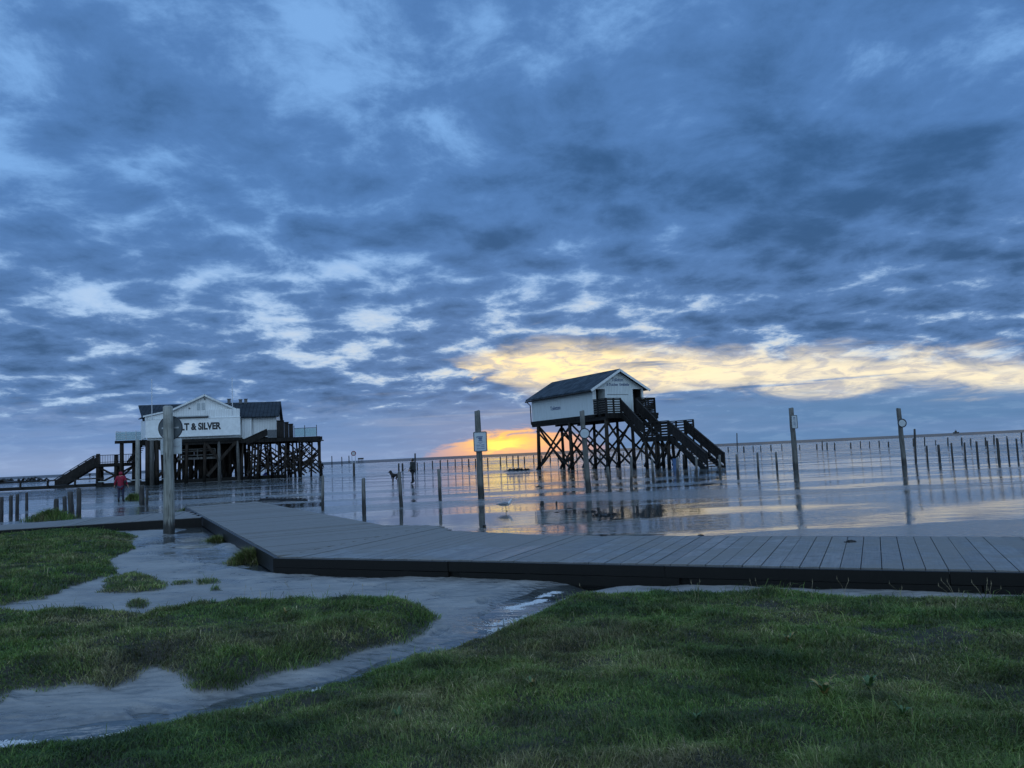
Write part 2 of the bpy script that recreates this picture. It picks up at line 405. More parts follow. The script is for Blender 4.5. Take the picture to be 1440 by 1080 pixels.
BANK_R = gp([(0, 1066), (70, 1050), (130, 1043), (250, 1020), (330, 1003), (400, 980), (500, 955), (600, 920), (690, 893), (718, 880)], .06) + \
         gp([(735, 856), (770, 838), (850, 830), (930, 826), (1050, 829), (1150, 832), (1300, 834), (1440, 835), (1700, 833)], .16) + [(7.5, 3.0), (6, -2), (-6, -2), (-5, 2.5)]
BANK_M = gp([(-250, 860), (0, 858), (150, 857), (240, 858)], .12) + gp([(300, 842), (370, 838), (450, 838), (540, 834)], .16) + gp([(590, 852), (622, 870), (600, 888), (540, 908), (480, 928), (400, 948),
          (330, 968), (275, 974), (245, 960), (240, 950), (215, 944), (190, 958), (150, 972), (100, 966), (60, 976), (20, 972), (0, 992), (-250, 1030)], .05)
BANK_L = gp([(-300, 760), (0, 752), (90, 744), (160, 743)], .16) + gp([(188, 752), (186, 772), (150, 790), (165, 808), (100, 826), (60, 842), (0, 852), (-300, 870)], .06)
ISLETS = [gp(q, .04) for q in ([(152, 815), (190, 806), (232, 818), (232, 832), (190, 838), (140, 834)], [(246, 818), (266, 817), (268, 822), (246, 824)],
          [(281, 818), (305, 816), (306, 822), (283, 823)], [(294, 829), (310, 826), (312, 832), (296, 834)], [(180, 849), (195, 845), (210, 850), (200, 856), (182, 856)])]
CHAN = gp([(930, 818), (850, 822), (780, 832), (738, 850), (722, 876), (690, 900), (600, 930), (500, 962), (400, 985), (300, 1012), (200, 1030), (100, 1045), (0, 1056), (-150, 1075)], 0)
POOL = gp([(398, 800), (470, 806), (546, 808)], 0)
WETS = gp([(210, 765), (290, 745), (270, 775), (330, 792), (395, 800)], 0)

STEPS = []
def walk(pts, side=.11):
    P = [at(px, py, .04) for px, py in pts]; k = 0
    for a, b in zip(P[:-1], P[1:]):
        d = (b - a); L = d.length; d.normalize(); n = int(L / .62)
        for i in range(n):
            q = a + d * (i + random.uniform(.3, .7)) * .62; s_ = side if k % 2 else -side; k += 1
            STEPS.append((q.x - d.y * s_ + random.uniform(-.05, .05), q.y + d.x * s_, math.atan2(d.y, d.x) + random.uniform(-.25, .25)))
walk([(760, 822), (640, 838), (560, 822), (420, 818), (300, 800), (230, 775)]); walk([(700, 836), (650, 880), (560, 920), (480, 945)]); walk([(60, 1010), (180, 990), (300, 990)]); walk([(330, 812), (270, 800), (230, 812)])
def ground_h(x, y, full=False):
    x = np.asarray(x, float); y = np.asarray(y, float); r = np.hypot(x, y)
    # tidal flat: long low bars across the view
    flat = .040 * fbm(x / 46 + 3, y / 9.5, 3, 3) + .034 * fbm(x / 17, y / 3.4, 11, 4) * (r < 260) + .010 * fbm(x / 1.6, y / .8, 21, 3) * (r < 70)
    flat += -.004 + .018 * fbm(x / 130, y / 40, 31, 2)
    far = sstep(90, 500, r); flat = flat * (1 - .3 * far) - .004 * far
    # around the boardwalk and the grass: damp sand above the water
    bw = (x - 4.98) * math.sin(R(25.2)) + (y - 7.77) * math.cos(R(25.2))     # distance across the walk, 0 on its front edge
    nearw = sstep(4.1, 3.1, bw) * sstep(30, 22, r)
    left = sstep(-3.5, -6.0, x + (y - 12) * .45) * sstep(26, 19, y)
    near = np.maximum(nearw, left)
    sand = .044 + .024 * fbm(x / 1.7, y / .9, 41, 4) + .017 * fbm(x / .25, y / .13, 51, 3)
    h = flat * (1 - near) + sand * near
    h -= .020 * np.exp(-((y - x * .08 - 20) / 8.5) ** 2) * (1 - near)
    flat_r = np.exp(-(((x + 33) / 16) ** 2 + ((y - 89) / 9) ** 2)); h += .032 * flat_r
    strip = np.exp(-((bw - 3.0) / .45) ** 2) * (x > -6) * (r < 40)
    h += .024 * strip
    soil = np.zeros_like(h); nm = r < 34
    if nm.any():
        xs, ys = x[nm], y[nm]
        hh = h[nm]
        nz = fbm(xs / .55, ys / .4, 61, 3)
        dc = line_d(xs, ys, CHAN); hh -= .10 * np.exp(-((dc + nz * .12) / .25) ** 2)
        hh -= .025 * np.exp(-((dc + nz * .25) / .5) ** 2)
        hh -= .09 * np.exp(-(line_d(xs, ys, POOL) / .32) ** 2)
        hh -= .075 * np.exp(-((line_d(xs, ys, WETS) + nz * .6) / .5) ** 2)
        so = np.zeros_like(xs)
        wob = .16 * fbm(xs / .5, ys / .5, 71, 3) + .05 * fbm(xs / .12, ys / .12, 77, 2)
        for P, top, wd in ((BANK_R, .17, .42), (BANK_M, .17, .45), (BANK_L, .17, .7)) + tuple((q, .05, .3) for q in ISLETS):
            sd = poly_sd(xs, ys, P) + wob * min(1, wd * 1.6)
            mk = sstep(-.10, wd, sd)
            hh = hh + (top + .060 * fbm(xs / .8, ys / .7, 81, 3) + .045 * fbm(xs / .22, ys / .2, 87, 2) - hh * .6) * mk
            so = np.maximum(so, sstep(-.03, .07, sd))
        if full:                                     # tracks of people who crossed the damp sand
            for px_, py_, a_ in STEPS:
                k_ = (np.abs(xs - px_) < .3) & (np.abs(ys - py_) < .3) & (so < .1)
                if not k_.any(): continue
                u_ = (xs[k_] - px_) * math.cos(a_) + (ys[k_] - py_) * math.sin(a_); v_ = -(xs[k_] - px_) * math.sin(a_) + (ys[k_] - py_) * math.cos(a_)
                q_ = (u_ / .15) ** 2 + (v_ / .065) ** 2; hh[k_] += -.030 * np.exp(-q_ ** 2) + .010 * np.exp(-((np.sqrt(q_) - 1.35) / .3) ** 2)
        h[nm] = hh; soil[nm] = so
    return (h, soil) if full else h

def ground_z(x, y): return float(ground_h(np.array([x]), np.array([y]))[0])

def make_ground():
    ang = np.concatenate([np.linspace(-180, -64, 20, endpoint=False), np.linspace(-64, -42, 60, endpoint=False), np.linspace(-42, 42, 900, endpoint=False),
                          np.linspace(42, 64, 60, endpoint=False), np.linspace(64, 180, 20, endpoint=False)])
    rad = [1.0]
    while rad[-1] < 6500: rad.append(rad[-1] * (1.0056 if rad[-1] < 40 else (1.012 if rad[-1] < 200 else 1.03)))
    rad = np.array(rad); A, RR = np.meshgrid(np.radians(ang), rad)
    X, Y = RR * np.sin(A), RR * np.cos(A)
    hz, so = ground_h(X.ravel(), Y.ravel(), True)
    hz = np.where(RR.ravel() > 520, -.25, hz)
    n = len(ang); nr = len(rad)
    co = np.stack([X.ravel(), Y.ravel(), hz], 1)
    co = np.vstack([co, [[0, 0, .15]]])
    i = np.arange(nr - 1)[:, None] * n; k = np.arange(n)[None, :]
    q = np.stack([i + k, i + n + k, i + n + (k + 1) % n, i + (k + 1) % n], -1).reshape(-1, 4)
    me = bpy.data.meshes.new('beach')
    me.vertices.add(len(co)); me.vertices.foreach_set('co', co.ravel())
    nl = q.size + 3 * n
    me.loops.add(nl); c = len(co) - 1
    tri = np.stack([np.full(n, c), np.arange(n), (np.arange(n) + 1) % n], 1)
    me.loops.foreach_set('vertex_index', np.concatenate([q.ravel(), tri.ravel()]).astype(np.int32))
    me.polygons.add(len(q) + n)
    ls = np.concatenate([np.arange(len(q)) * 4, q.size + np.arange(n) * 3]).astype(np.int32)
    me.polygons.foreach_set('loop_start', ls)
    me.polygons.foreach_set('use_smooth', np.ones(len(q) + n, bool))
    at_ = me.attributes.new('soil', 'FLOAT', 'POINT'); at_.data.foreach_set('value', np.concatenate([so, [1.0]]).astype(np.float32))
    me.update(); me.validate()
    o = bpy.data.objects.new('beach', me); COL.objects.link(o); tag(o, kind='structure')
    mt, T, bs = mat('wet_sand')
    pos = T.node('ShaderNodeNewGeometry').outputs['Position']; pz = T.sep(pos)[2]
    sa = T.node('ShaderNodeAttribute', attribute_name='soil').outputs['Fac']
    n1 = T.noise(pos, 1.1, 7, .6); n2 = T.noise(T.scale(pos, 1, 2.2, 1), 9, 5, .6); n3 = T.noise(pos, 160, 3, .6)
    dry = T.mix(T.sm(.3, .7, n1), (.215, .21, .198), (.315, .308, .29))
    dry = T.mix(T.M('MULTIPLY', T.sm(.45, .7, n3), .35), dry, (.07, .062, .055))
    wetc = T.mix(T.sm(.3, .7, n2), (.120, .124, .124), (.190, .194, .190))
    wet = T.sm(.046, .012, T.M('ADD', pz, T.M('ADD', T.M('MULTIPLY', T.M('SUBTRACT', n2, .5), .045), T.M('MULTIPLY', T.M('SUBTRACT', n1, .5), .06))))
    # silt streaks, dark wet scars and scattered specks of weed
    st = T.noise(T.scale(pos, 1.3, 4.2, 1), 1.0, 7, .66, .7)
    dry = T.mix(T.M('MULTIPLY', T.sm(.50, .64, st), .55), dry, (.10, .102, .098))
    sp = T.noise(T.scale(pos, 1, 1.5, 1), 26, 2, .5)
    dry = T.mix(T.M('MULTIPLY', T.sm(.68, .74, sp), .8), dry, (.035, .033, .028))
    wet = T.M('MAXIMUM', wet, T.M('MULTIPLY', T.sm(.52, .66, st), T.M('MULTIPLY', T.sm(.09, .05, pz), .75)))
    c = T.mix(wet, dry, wetc)
    soilc = T.mix(T.sm(.35, .65, n2), (.014, .016, .008), (.030, .028, .015))
    soilc = T.mix(T.M('MULTIPLY', T.sm(.5, .65, n1), .4), soilc, (.06, .05, .035))
    c = T.mix(sa, c, soilc)
    T.l.new(c, bs.inputs['Base Color'])
    ro = T.M('SUBTRACT', .54, T.M('MULTIPLY', wet, T.M('ADD', .30, T.M('MULTIPLY', n1, .22))))
    T.put(bs.inputs['Roughness'], T.M('ADD', ro, T.M('MULTIPLY', sa, .25), clamp=True))
    # ripple marks and grains
    wv = T.node('ShaderNodeTexWave', wave_type='BANDS', bands_direction='Y'); T.put(wv.inputs['Vector'], pos)
    wv.inputs['Scale'].default_value = 2.6; wv.inputs['Distortion'].default_value = 7; wv.inputs['Detail'].default_value = 3; wv.inputs['Detail Scale'].default_value = 1.3
    h = T.M('ADD', T.M('MULTIPLY', wv.outputs['Fac'], .35), T.M('ADD', T.M('MULTIPLY', n2, .5), T.M('MULTIPLY', n3, .12)))
    bump(T, bs, T.M('ADD', h, T.M('MULTIPLY', st, .9)), .75, .03)
    me.materials.append(mt)
    return o
make_ground()

def water_sheet(name, pts, z, dens, rough, rip, sc):
    me = bpy.data.meshes.new(name); me.from_pydata([(x, y, z) for x, y in pts], [], [tuple(range(len(pts)))])
    o = bpy.data.objects.new(name, me); COL.objects.link(o); tag(o, kind='structure')
    mt, T, bs = mat(name + '_surface')
    pos = T.node('ShaderNodeNewGeometry').outputs['Position']
    a = T.noise(T.scale(pos, .55, 1.6, 1), sc, 5, .55, .4)
    b = T.noise(T.scale(pos, .5, 1.0, 1), sc * 5.2, 3, .5, .3)
    calm = T.sm(.38, .62, T.noise(T.scale(pos, .06, .28, 1), 1.0, 3, .5, .5))
    hh = T.M('ADD', a, T.M('MULTIPLY', b, .34))
    bp = T.node('ShaderNodeBump'); T.put(bp.inputs['Height'], hh); bp.inputs['Distance'].default_value = 1.0
    T.put(bp.inputs['Strength'], T.M('MULTIPLY', T.M('MULTIPLY', T.M('ADD', T.M('MULTIPLY', calm, .85), .15), rip), T.M('ADD', .45, T.M('MULTIPLY', T.sm(22.0, 75.0, T.sep(pos)[1]), 1.25))))
    gl = T.node('ShaderNodeBsdfGlossy'); gl.inputs['Roughness'].default_value = rough; gl.inputs['Color'].default_value = (.97, .97, .97, 1)
    T.l.new(bp.outputs[0], gl.inputs['Normal'])
    T.n.remove(bs)
    fr = T.node('ShaderNodeFresnel'); fr.inputs['IOR'].default_value = 1.33; T.l.new(bp.outputs[0], fr.inputs['Normal'])
    if dens:
        tr = T.node('ShaderNodeBsdfDiffuse'); tr.inputs[0].default_value = (.016, .028, .034, 1)
    else:
        tr = T.node('ShaderNodeBsdfTransparent'); tr.inputs[0].default_value = (.82, .86, .86, 1)
    mx = T.node('ShaderNodeMixShader'); T.put(mx.inputs[0], T.M('MULTIPLY', fr.outputs[0], .30 if dens else 1.0)); T.l.new(tr.outputs[0], mx.inputs[1]); T.l.new(gl.outputs[0], mx.inputs[2])
    T.l.new(mx.outputs[0], T.n['Material Output'].inputs[0])
    me.materials.append(mt)
    return o
water_sheet('water', [(-900, -60), (900, -60), (900, 520), (-900, 520)], 0.0, False, .035, .13, 1.9)
water_sheet('sea', [(-9000, 430), (9000, 430), (9000, 9000), (-9000, 9000)], .03, True, .12, .10, .35)

# ------------------------------------------------------------------ grass
GREENS = np.array([(.036, .082, .016), (.080, .148, .026), (.130, .185, .040), (.20, .195, .075), (.38, .32, .18)])
def grassmat():
    mt, T, bs = mat('grass_blade')
    c = T.node('ShaderNodeAttribute', attribute_name='tint').outputs['Color']
    T.l.new(c, bs.inputs['Base Color']); bs.inputs['Roughness'].default_value = .65
    tl = T.node('ShaderNodeBsdfTranslucent'); T.l.new(c, tl.inputs[0])
    mx = T.node('ShaderNodeMixShader'); mx.inputs[0].default_value = .25
    T.l.new(bs.outputs[0], mx.inputs[1]); T.l.new(tl.outputs[0], mx.inputs[2]); T.l.new(mx.outputs[0], T.n['Material Output'].inputs[0])
    return mt
GRASSM = grassmat()
def blades(name, x, y, z, ht, wd, lean, tint_shift=0.0, parent=None, loc=None):
    n = len(x)
    ang = RNG.uniform(0, 2 * np.pi, n)
    fld = 2 * np.pi * (fbm(x / .9 + 9, y / .9, 91, 2) * 1.6)
    la = np.where(RNG.random(n) < .22, fld, RNG.uniform(0, 2 * np.pi, n))
    ln = lean * RNG.uniform(.3, 1.25, n) * ht
    dx, dy = np.cos(la) * ln, np.sin(la) * ln
    wx, wy = np.cos(ang) * wd / 2, np.sin(ang) * wd / 2
    root = np.stack([x, y, z - .008], 1)
    V = np.empty((n, 5, 3))
    W = np.stack([wx, wy, np.zeros(n)], 1); D = np.stack([dx, dy, np.zeros(n)], 1); U = np.stack([np.zeros(n), np.zeros(n), ht], 1)
    V[:, 0] = root - W; V[:, 1] = root + W
    mid = root + D * .38 + U * .62
    V[:, 2] = mid + W * .8; V[:, 3] = mid - W * .8
    V[:, 4] = root + D * 1.0 + U * (1.0 - .35 * np.clip(ln / ht, 0, 1.4)[:, None])
    me = bpy.data.meshes.new(name); me.vertices.add(n * 5); me.vertices.foreach_set('co', V.ravel())
    b = np.arange(n)[:, None] * 5
    lp = np.concatenate([b + 0, b + 1, b + 2, b + 3, b + 3, b + 2, b + 4], 1)
    me.loops.add(n * 7); me.loops.foreach_set('vertex_index', lp.ravel().astype(np.int32))
    me.polygons.add(n * 2)
    ls = np.stack([np.arange(n) * 7, np.arange(n) * 7 + 4], 1).ravel().astype(np.int32); me.polygons.foreach_set('loop_start', ls)
    g = fbm(x / .75, y / .6, 101, 4) * 1.9 + RNG.normal(0, .42, n) + 1.72 + tint_shift + fbm(x / 2.6, y / 2, 131, 2) * 1.5
    g = np.where(RNG.random(n) < .08, g + 1.7, g)
    g = np.clip(g, 0, 3.999); gi = g.astype(int); gf = (g - gi)[:, None]
    colr = GREENS[gi] * (1 - gf) + GREENS[np.minimum(gi + 1, 4)] * gf
    colr *= RNG.uniform(.45, 1.45, n)[:, None] * np.clip(1 + .95 * fbm(x / .32, y / .26, 141, 3), .4, 1.8)[:, None]
    c4 = np.ones((n, 5, 4), np.float32); c4[:, :, :3] = colr[:, None, :]
    at_ = me.color_attributes.new('tint', 'FLOAT_COLOR', 'POINT'); at_.data.foreach_set('color', c4.ravel())
    me.update(); me.validate()
    me.materials.append(GRASSM)
    o = bpy.data.objects.new(name, me); COL.objects.link(o)
    if parent: o.parent = parent
    if loc: o.location = loc
    return o
def grass_patch(label, P, dens, hbase, x0, x1, y0, y1):
    tot = int((x1 - x0) * (y1 - y0) * dens)
    x = RNG.uniform(x0, x1, tot); y = RNG.uniform(y0, y1, tot)
    r = np.hypot(x, y)
    keep = RNG.random(tot) < np.clip((5.0 / np.maximum(r, 3)) ** 1.25, 0, 1)
    vis = np.abs(x) < y * .80 + 1.2
    x, y, r = x[keep & vis], y[keep & vis], r[keep & vis]
    wob = .16 * fbm(x / .5, y / .5, 71, 3) + .05 * fbm(x / .12, y / .12, 77, 2)
    sd = poly_sd(x, y, P) + wob * .7
    bare = fbm(x / .7 + 4, y / .5, 111, 3)
    k = (sd > -.01) & (RNG.random(len(x)) < np.where(bare > .40, .45, 1.0)) & (RNG.random(len(x)) < .45 + sd * 3)
    x, y, r, sd = x[k], y[k], r[k], sd[k]
    h = ground_h(x, y)
    tall = np.clip(fbm(x / .45, y / .45, 121, 3) + .55, .15, 1.3)
    ht = hbase * (.45 + tall) * RNG.uniform(.45, 1.4, len(x)); ht = np.where(RNG.random(len(x)) < .012, ht * 2.3, ht)
    wd = .0034 * np.clip(r / 4.5, .8, 6) ** .75 * RNG.uniform(.7, 1.4, len(x))
    o = blades('grass', x, y, h, ht, wd, 1.15)
    tag(o, label, 'grass', 'grass on the salt marsh banks', 'stuff'); return o
grass_patch('wide dark green grassy bank nearest the camera, right of the channel', BANK_R, 17000, .043, -4.2, 7.2, 2.6, 8.8)
grass_patch('brownish green grass tongue left of the channel, below the boardwalk corner', BANK_M, 13000, .047, -7.6, .2, 3.6, 10.5)
grass_patch('grassy bank at the left edge, up against the narrow walkway', BANK_L, 10000, .058, -19, -5.2, 7.5, 23)
for q, lb in zip(ISLETS, ('largest low grass islet in the wet sand beside the left bank', 'small grass islet just right of the largest islet', 'narrow grass islet on the sand under the boardwalk corner',
                          'tiny grass islet nearest the brownish grass tongue', 'small dark grass tuft between the two left banks')):
    xs = [p[0] for p in q]; ys = [p[1] for p in q]
    o = grass_patch(lb, q, 9000, .05, min(xs) - .1, max(xs) + .1, min(ys) - .1, max(ys) + .1)
    o.name = 'grass_tuft'; tag(o, cat='grass tuft', group='small grass tufts on the sand', kind='thing')

def tuft(px, py, wpx, hpx, n, label, tint=0.0):
    p = at(px, py, .03); Y = p.y; s = p.length / FPX
    a = RNG.normal(0, .5, n) * wpx * s * .5; b = RNG.normal(0, .5, n) * wpx * s * .35
    rr = np.hypot(a / (wpx * s * .5), b / (wpx * s * .35))
    gz = ground_z(p.x, p.y)
    ht = hpx * s * np.clip(1.1 - .45 * rr, .25, 1.2) * RNG.uniform(.5, 1.2, n)
    zz = np.full(n, 0.0) + np.clip(.25 * hpx * s * (1 - rr), 0, 1)
    o = blades('grass_tuft', a, b, zz, ht, np.full(n, .004 + s * .45), .8, tint, loc=(p.x, p.y, gz))
    return tag(o, label, 'grass tuft', 'small grass tufts on the sand')
tuft(352, 788, 46, 20, 2400, 'dense dark grass tuft against the side of the wide boardwalk corner', .5)
tuft(305, 758, 34, 11, 900, 'flat dark grass tuft beside the boardwalk, farther up from the corner', .4)
tuft(264, 718, 22, 6, 400, 'small grass tuft at the far left corner of the wide boardwalk', -.6)
tuft(72, 731, 48, 14, 1500, 'grass mound around the feet of four short stakes on the left', -.3)
tuft(188, 702, 20, 9, 700, 'grass tuft at the foot of the old sign post behind the red coat', -.3)

# ------------------------------------------------------------------ boardwalk
def deckmat():
    mt, T, bs = mat('boardwalk_planks')
    co = T.node('ShaderNodeTexCoord').outputs['Object']
    pl = T.node('ShaderNodeAttribute', attribute_name='plank').outputs['Color']; p3 = T.sep(pl)
    # grain runs along the plank, whose direction is stored per plank
    s3 = T.sep(co)
    along = T.M('ADD', T.M('MULTIPLY', s3[0], p3[1]), T.M('MULTIPLY', s3[1], p3[2]))
    cross = T.M('SUBTRACT', T.M('MULTIPLY', s3[0], p3[2]), T.M('MULTIPLY', s3[1], p3[1]))
    g = T.noise(T.comb(T.M('MULTIPLY', along, 2.2), T.M('MULTIPLY', cross, 45), T.M('MULTIPLY', p3[0], 40)), 1.0, 5, .6, .3)
    n = T.noise(co, 1.3, 6, .6); n2 = T.noise(co, 7, 5, .65)
    c = T.mix(T.sm(.3, .7, g), (.130, .136, .138), (.215, .222, .222))
    c = T.mix(T.M('MULTIPLY', p3[0], .55), c, (.075, .08, .078))
    c = T.mix(T.M('MULTIPLY', T.sm(.55, .7, n2), .55), c, (.05, .055, .045))
    # wind-blown sand lies on the wide end of the walk
    sandy = T.sm(.42, .62, T.M('ADD', n, T.M('MULTIPLY', T.sm(11.0, 14.5, T.sep(T.node('ShaderNodeNewGeometry').outputs['Position'])[1]), .42)))
    sg = T.noise(co, 120, 3, .6)
    c = T.mix(T.M('MULTIPLY', sandy, .9), c, T.mix(sg, (.130, .128, .120), (.215, .208, .195)))
    T.l.new(c, bs.inputs['Base Color']); T.put(bs.inputs['Roughness'], T.M('ADD', .22, T.M('MULTIPLY', T.M('ADD', T.M('ADD', n2, T.M('MULTIPLY', n, .8)), sandy), .24)))
    bump(T, bs, T.M('ADD', T.M('MULTIPLY', g, .5), T.M('MULTIPLY', n2, .8)), .5, .012)
    return mt
DECKM = deckmat()
def clip_t(P, s):                               # where the line s = const crosses polygon P of (s,t)
    ts = []
    for (a, b), (c, d) in zip(P, P[1:] + P[:1]):
        if (a > s) != (c > s): ts.append(b + (d - b) * (s - a) / (c - a))
    ts.sort(); return list(zip(ts[::2], ts[1::2]))
class Planks:
    def __init__(s): s.mb = MB(); s.cols = []
    def lay(s, P, ax, pitch, gap, z, th, maxlen=99):
        """cover polygon P (x,y) with planks running along unit vector ax"""
        ax = Vector(ax).normalized(); sx = Vector((ax.y, -ax.x))
        Q = [(Vector(p).dot(sx), Vector(p).dot(ax)) for p in P]
        s0 = min(a for a, b in Q); s1 = max(a for a, b in Q); k = s0 + .001
        while k + pitch <= s1 + pitch * .5:
            a0, a1 = k, min(k + pitch - gap, s1)
            for t0, t1 in clip_t(Q, (a0 + a1) / 2):
                if t1 - t0 < .15: continue
                cuts = [t0]; 
                while cuts[-1] + maxlen < t1 - .6: cuts.append(cuts[-1] + maxlen * random.uniform(.55, 1))
                cuts.append(t1)
                for b0, b1 in zip(cuts[:-1], cuts[1:]):
                    r0, r1 = b0 + random.uniform(0, .012), b1 - .006 - random.uniform(0, .012)
                    dz = random.uniform(-.003, .003); tl = random.uniform(-.003, .003)
                    c = [sx * a0 + ax * r0, sx * a1 + ax * r0, sx * a1 + ax * r1, sx * a0 + ax * r1]
                    vs = [(p.x, p.y, z - th) for p in c] + [(p.x, p.y, z + dz + (tl if i in (1, 2) else -tl)) for i, p in enumerate(c)]
                    s.mb.add(vs, [(3, 2, 1, 0), (4, 5, 6, 7), (0, 1, 5, 4), (1, 2, 6, 5), (2, 3, 7, 6), (3, 0, 4, 7)])
                    s.cols += [(random.random(), ax.x, ax.y, 1)] * 8
            k += pitch
    def build(s, name, parent):
        o = s.mb.build(name, DECKM, parent)
        at_ = o.data.color_attributes.new('plank', 'FLOAT_COLOR', 'POINT')
        at_.data.foreach_set('color', np.array(s.cols, np.float32).ravel()); return o
DZ = .262
ldir = Vector((8.60, -4.0)).normalized()        # length of the front walk
adir = Vector((-ldir.y, ldir.x))                # across it
F0 = Vector((-3.62, 11.74)); 
front_end = F0 + ldir * 14.0
junction_back = F0 + adir * 3.0
bw_root = thing('boardwalk', 'wide grey plank boardwalk crossing the picture, its corner sprinkled with sand', 'boardwalk')
pk = Planks()
pk.lay([tuple(F0), tuple(front_end), tuple(front_end + adir * 2.85), tuple(F0 + ldir * 3.2 + adir * 2.87), tuple(F0 + ldir * .9 + adir * 3.6), tuple(F0 + adir * 4.6)], adir, .205, .009, DZ, .045)
LE = [(-3.62, 11.74), (-11.97, 28.1)]; RE = [(-1.66, 15.9), (-2.9, 16.6), (-5.67, 21.74), (-10.02, 29.9)]
pdir = (Vector(LE[1]) - Vector(LE[0])).normalized(); pax = Vector((-pdir.y, pdir.x)) * -1
p0 = tuple(F0 + adir * .02 - ldir * .012)
pk.lay([p0, LE[1], RE[3], RE[2], RE[1], tuple(F0 + adir * 4.6 - ldir * .012)], pax, .205, .009, DZ - .004, .045, 4.2)
pk.build('planking', bw_root)
fa = MB()
u_ = -.05
while u_ < 13.9:                                     # two rows of boards with open joints and uneven ends
    L_ = min(random.uniform(2.6, 4.2), 14.0 - u_)
    for zc_, hh_ in ((DZ - .075, .128), (DZ - .212, .134)):
        o_ = random.uniform(-.006, .006); sh = random.uniform(0, .5) if zc_ < DZ - .1 and u_ > 0 else 0
        pa = F0 + ldir * (u_ + sh) - adir * (.045 + o_); pb_ = F0 + ldir * (u_ + L_ + (sh if u_ + L_ < 13.9 else 0) - .008) - adir * (.045 + o_ + random.uniform(-.005, .005))
        fa.beam((*pa, zc_ + random.uniform(-.004, .004)), (*pb_, zc_ + random.uniform(-.004, .004)), .05, hh_)
    u_ += L_
fa.beam((*(F0 - adir * .0), DZ - .15), (*(front_end - adir * .0), DZ - .15), .03, .2)
fa.build('front_beam', TARW, bw_root)
fa = MB()
sl = Vector((pdir.y, -pdir.x)) * -1
fa.beam((*(F0 + sl * .03), DZ - .13), (*(Vector(LE[1]) + sl * .03), DZ - .13), .06, .24)
fa.build('side_beam', TARW, bw_root)
fa = MB()
q0 = F0 + ldir * 3.2 + adir * 2.92; q1 = front_end + adir * 2.92
fa.beam((*q0, DZ - .14), (*q1, DZ - .14), .07, .26); fa.build('back_beam', TARW, bw_root)
fa = MB()
for a, b in ((Vector(RE[1]), Vector(RE[2])), (Vector(RE[2]), Vector(RE[3]))): fa.beam((*a, DZ - .14), (*b, DZ - .14), .06, .25)
fa.build('side_beam', TARW, bw_root)
for k in range(8):
    q = F0 + ldir * (.5 + k * 1.8) + adir * .02
    pb = MB(); pb.tube([(q.x, q.y, -.4), (q.x, q.y, DZ - .05)], [.09, .09], 8); pb.build('support_pile', TARW, bw_root)
bw2 = thing('boardwalk', 'narrow plank walkway behind the left grass bank, joining the wide boardwalk', 'boardwalk')
pk = Planks()
W2 = [(-8.95, 22.0), (-10.9, 25.6), (-15, 22.9), (-24, 19.9), (-23.6, 17.9), (-13.9, 20.6)]
d2 = Vector((-13.9 + 23.6, 20.6 - 17.9)).normalized()
pk.lay(W2, (-d2.y, d2.x), .22, .016, DZ - .01, .045); pk.build('planking', bw2)
fa = MB()
for a, b in ((W2[0], W2[5]), (W2[5], W2[4])):
    fa.beam((a[0] + .02, a[1] - .05, DZ - .15), (b[0] + .02, b[1] - .05, DZ - .15), .06, .26)
fa.build('front_beam', TARW, bw2)

# white flakes standing in for the sky's bright glint along the channel edge
def make_painted_glint():
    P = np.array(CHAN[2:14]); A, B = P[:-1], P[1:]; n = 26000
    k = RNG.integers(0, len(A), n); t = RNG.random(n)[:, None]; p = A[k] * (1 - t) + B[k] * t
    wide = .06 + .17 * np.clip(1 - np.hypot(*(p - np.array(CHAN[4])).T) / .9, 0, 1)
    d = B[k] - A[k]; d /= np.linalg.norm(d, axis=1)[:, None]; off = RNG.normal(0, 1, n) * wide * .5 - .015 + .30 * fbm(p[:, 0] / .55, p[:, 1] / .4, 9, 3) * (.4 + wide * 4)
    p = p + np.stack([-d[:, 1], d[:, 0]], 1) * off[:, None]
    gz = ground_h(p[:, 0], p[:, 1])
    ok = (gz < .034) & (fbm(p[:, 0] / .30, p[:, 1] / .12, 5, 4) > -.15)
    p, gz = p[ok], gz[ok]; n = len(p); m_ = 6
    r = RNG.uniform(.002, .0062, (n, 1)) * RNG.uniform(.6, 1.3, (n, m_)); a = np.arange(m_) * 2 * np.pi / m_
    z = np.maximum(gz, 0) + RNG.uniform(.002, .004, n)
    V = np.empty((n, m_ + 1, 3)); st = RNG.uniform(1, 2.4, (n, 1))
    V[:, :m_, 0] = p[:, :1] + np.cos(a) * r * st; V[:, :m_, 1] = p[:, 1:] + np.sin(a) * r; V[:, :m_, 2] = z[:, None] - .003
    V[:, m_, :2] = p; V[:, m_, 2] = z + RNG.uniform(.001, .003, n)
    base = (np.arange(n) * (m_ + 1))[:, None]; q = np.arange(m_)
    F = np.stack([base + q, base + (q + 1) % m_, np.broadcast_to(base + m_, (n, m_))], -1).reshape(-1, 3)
    me = bpy.data.meshes.new('painted_glint'); me.from_pydata(V.reshape(-1, 3).tolist(), [], F.tolist())
    o = bpy.data.objects.new('painted_glint', me); COL.objects.link(o)
    me.materials.append(plain('painted_glint_white', (.56, .60, .64), .5, .25, 30))
    tag(o, 'white flakes painting the sky glint along the channel beside the large grass bank', 'painted_glint', kind='stuff')
make_painted_glint()

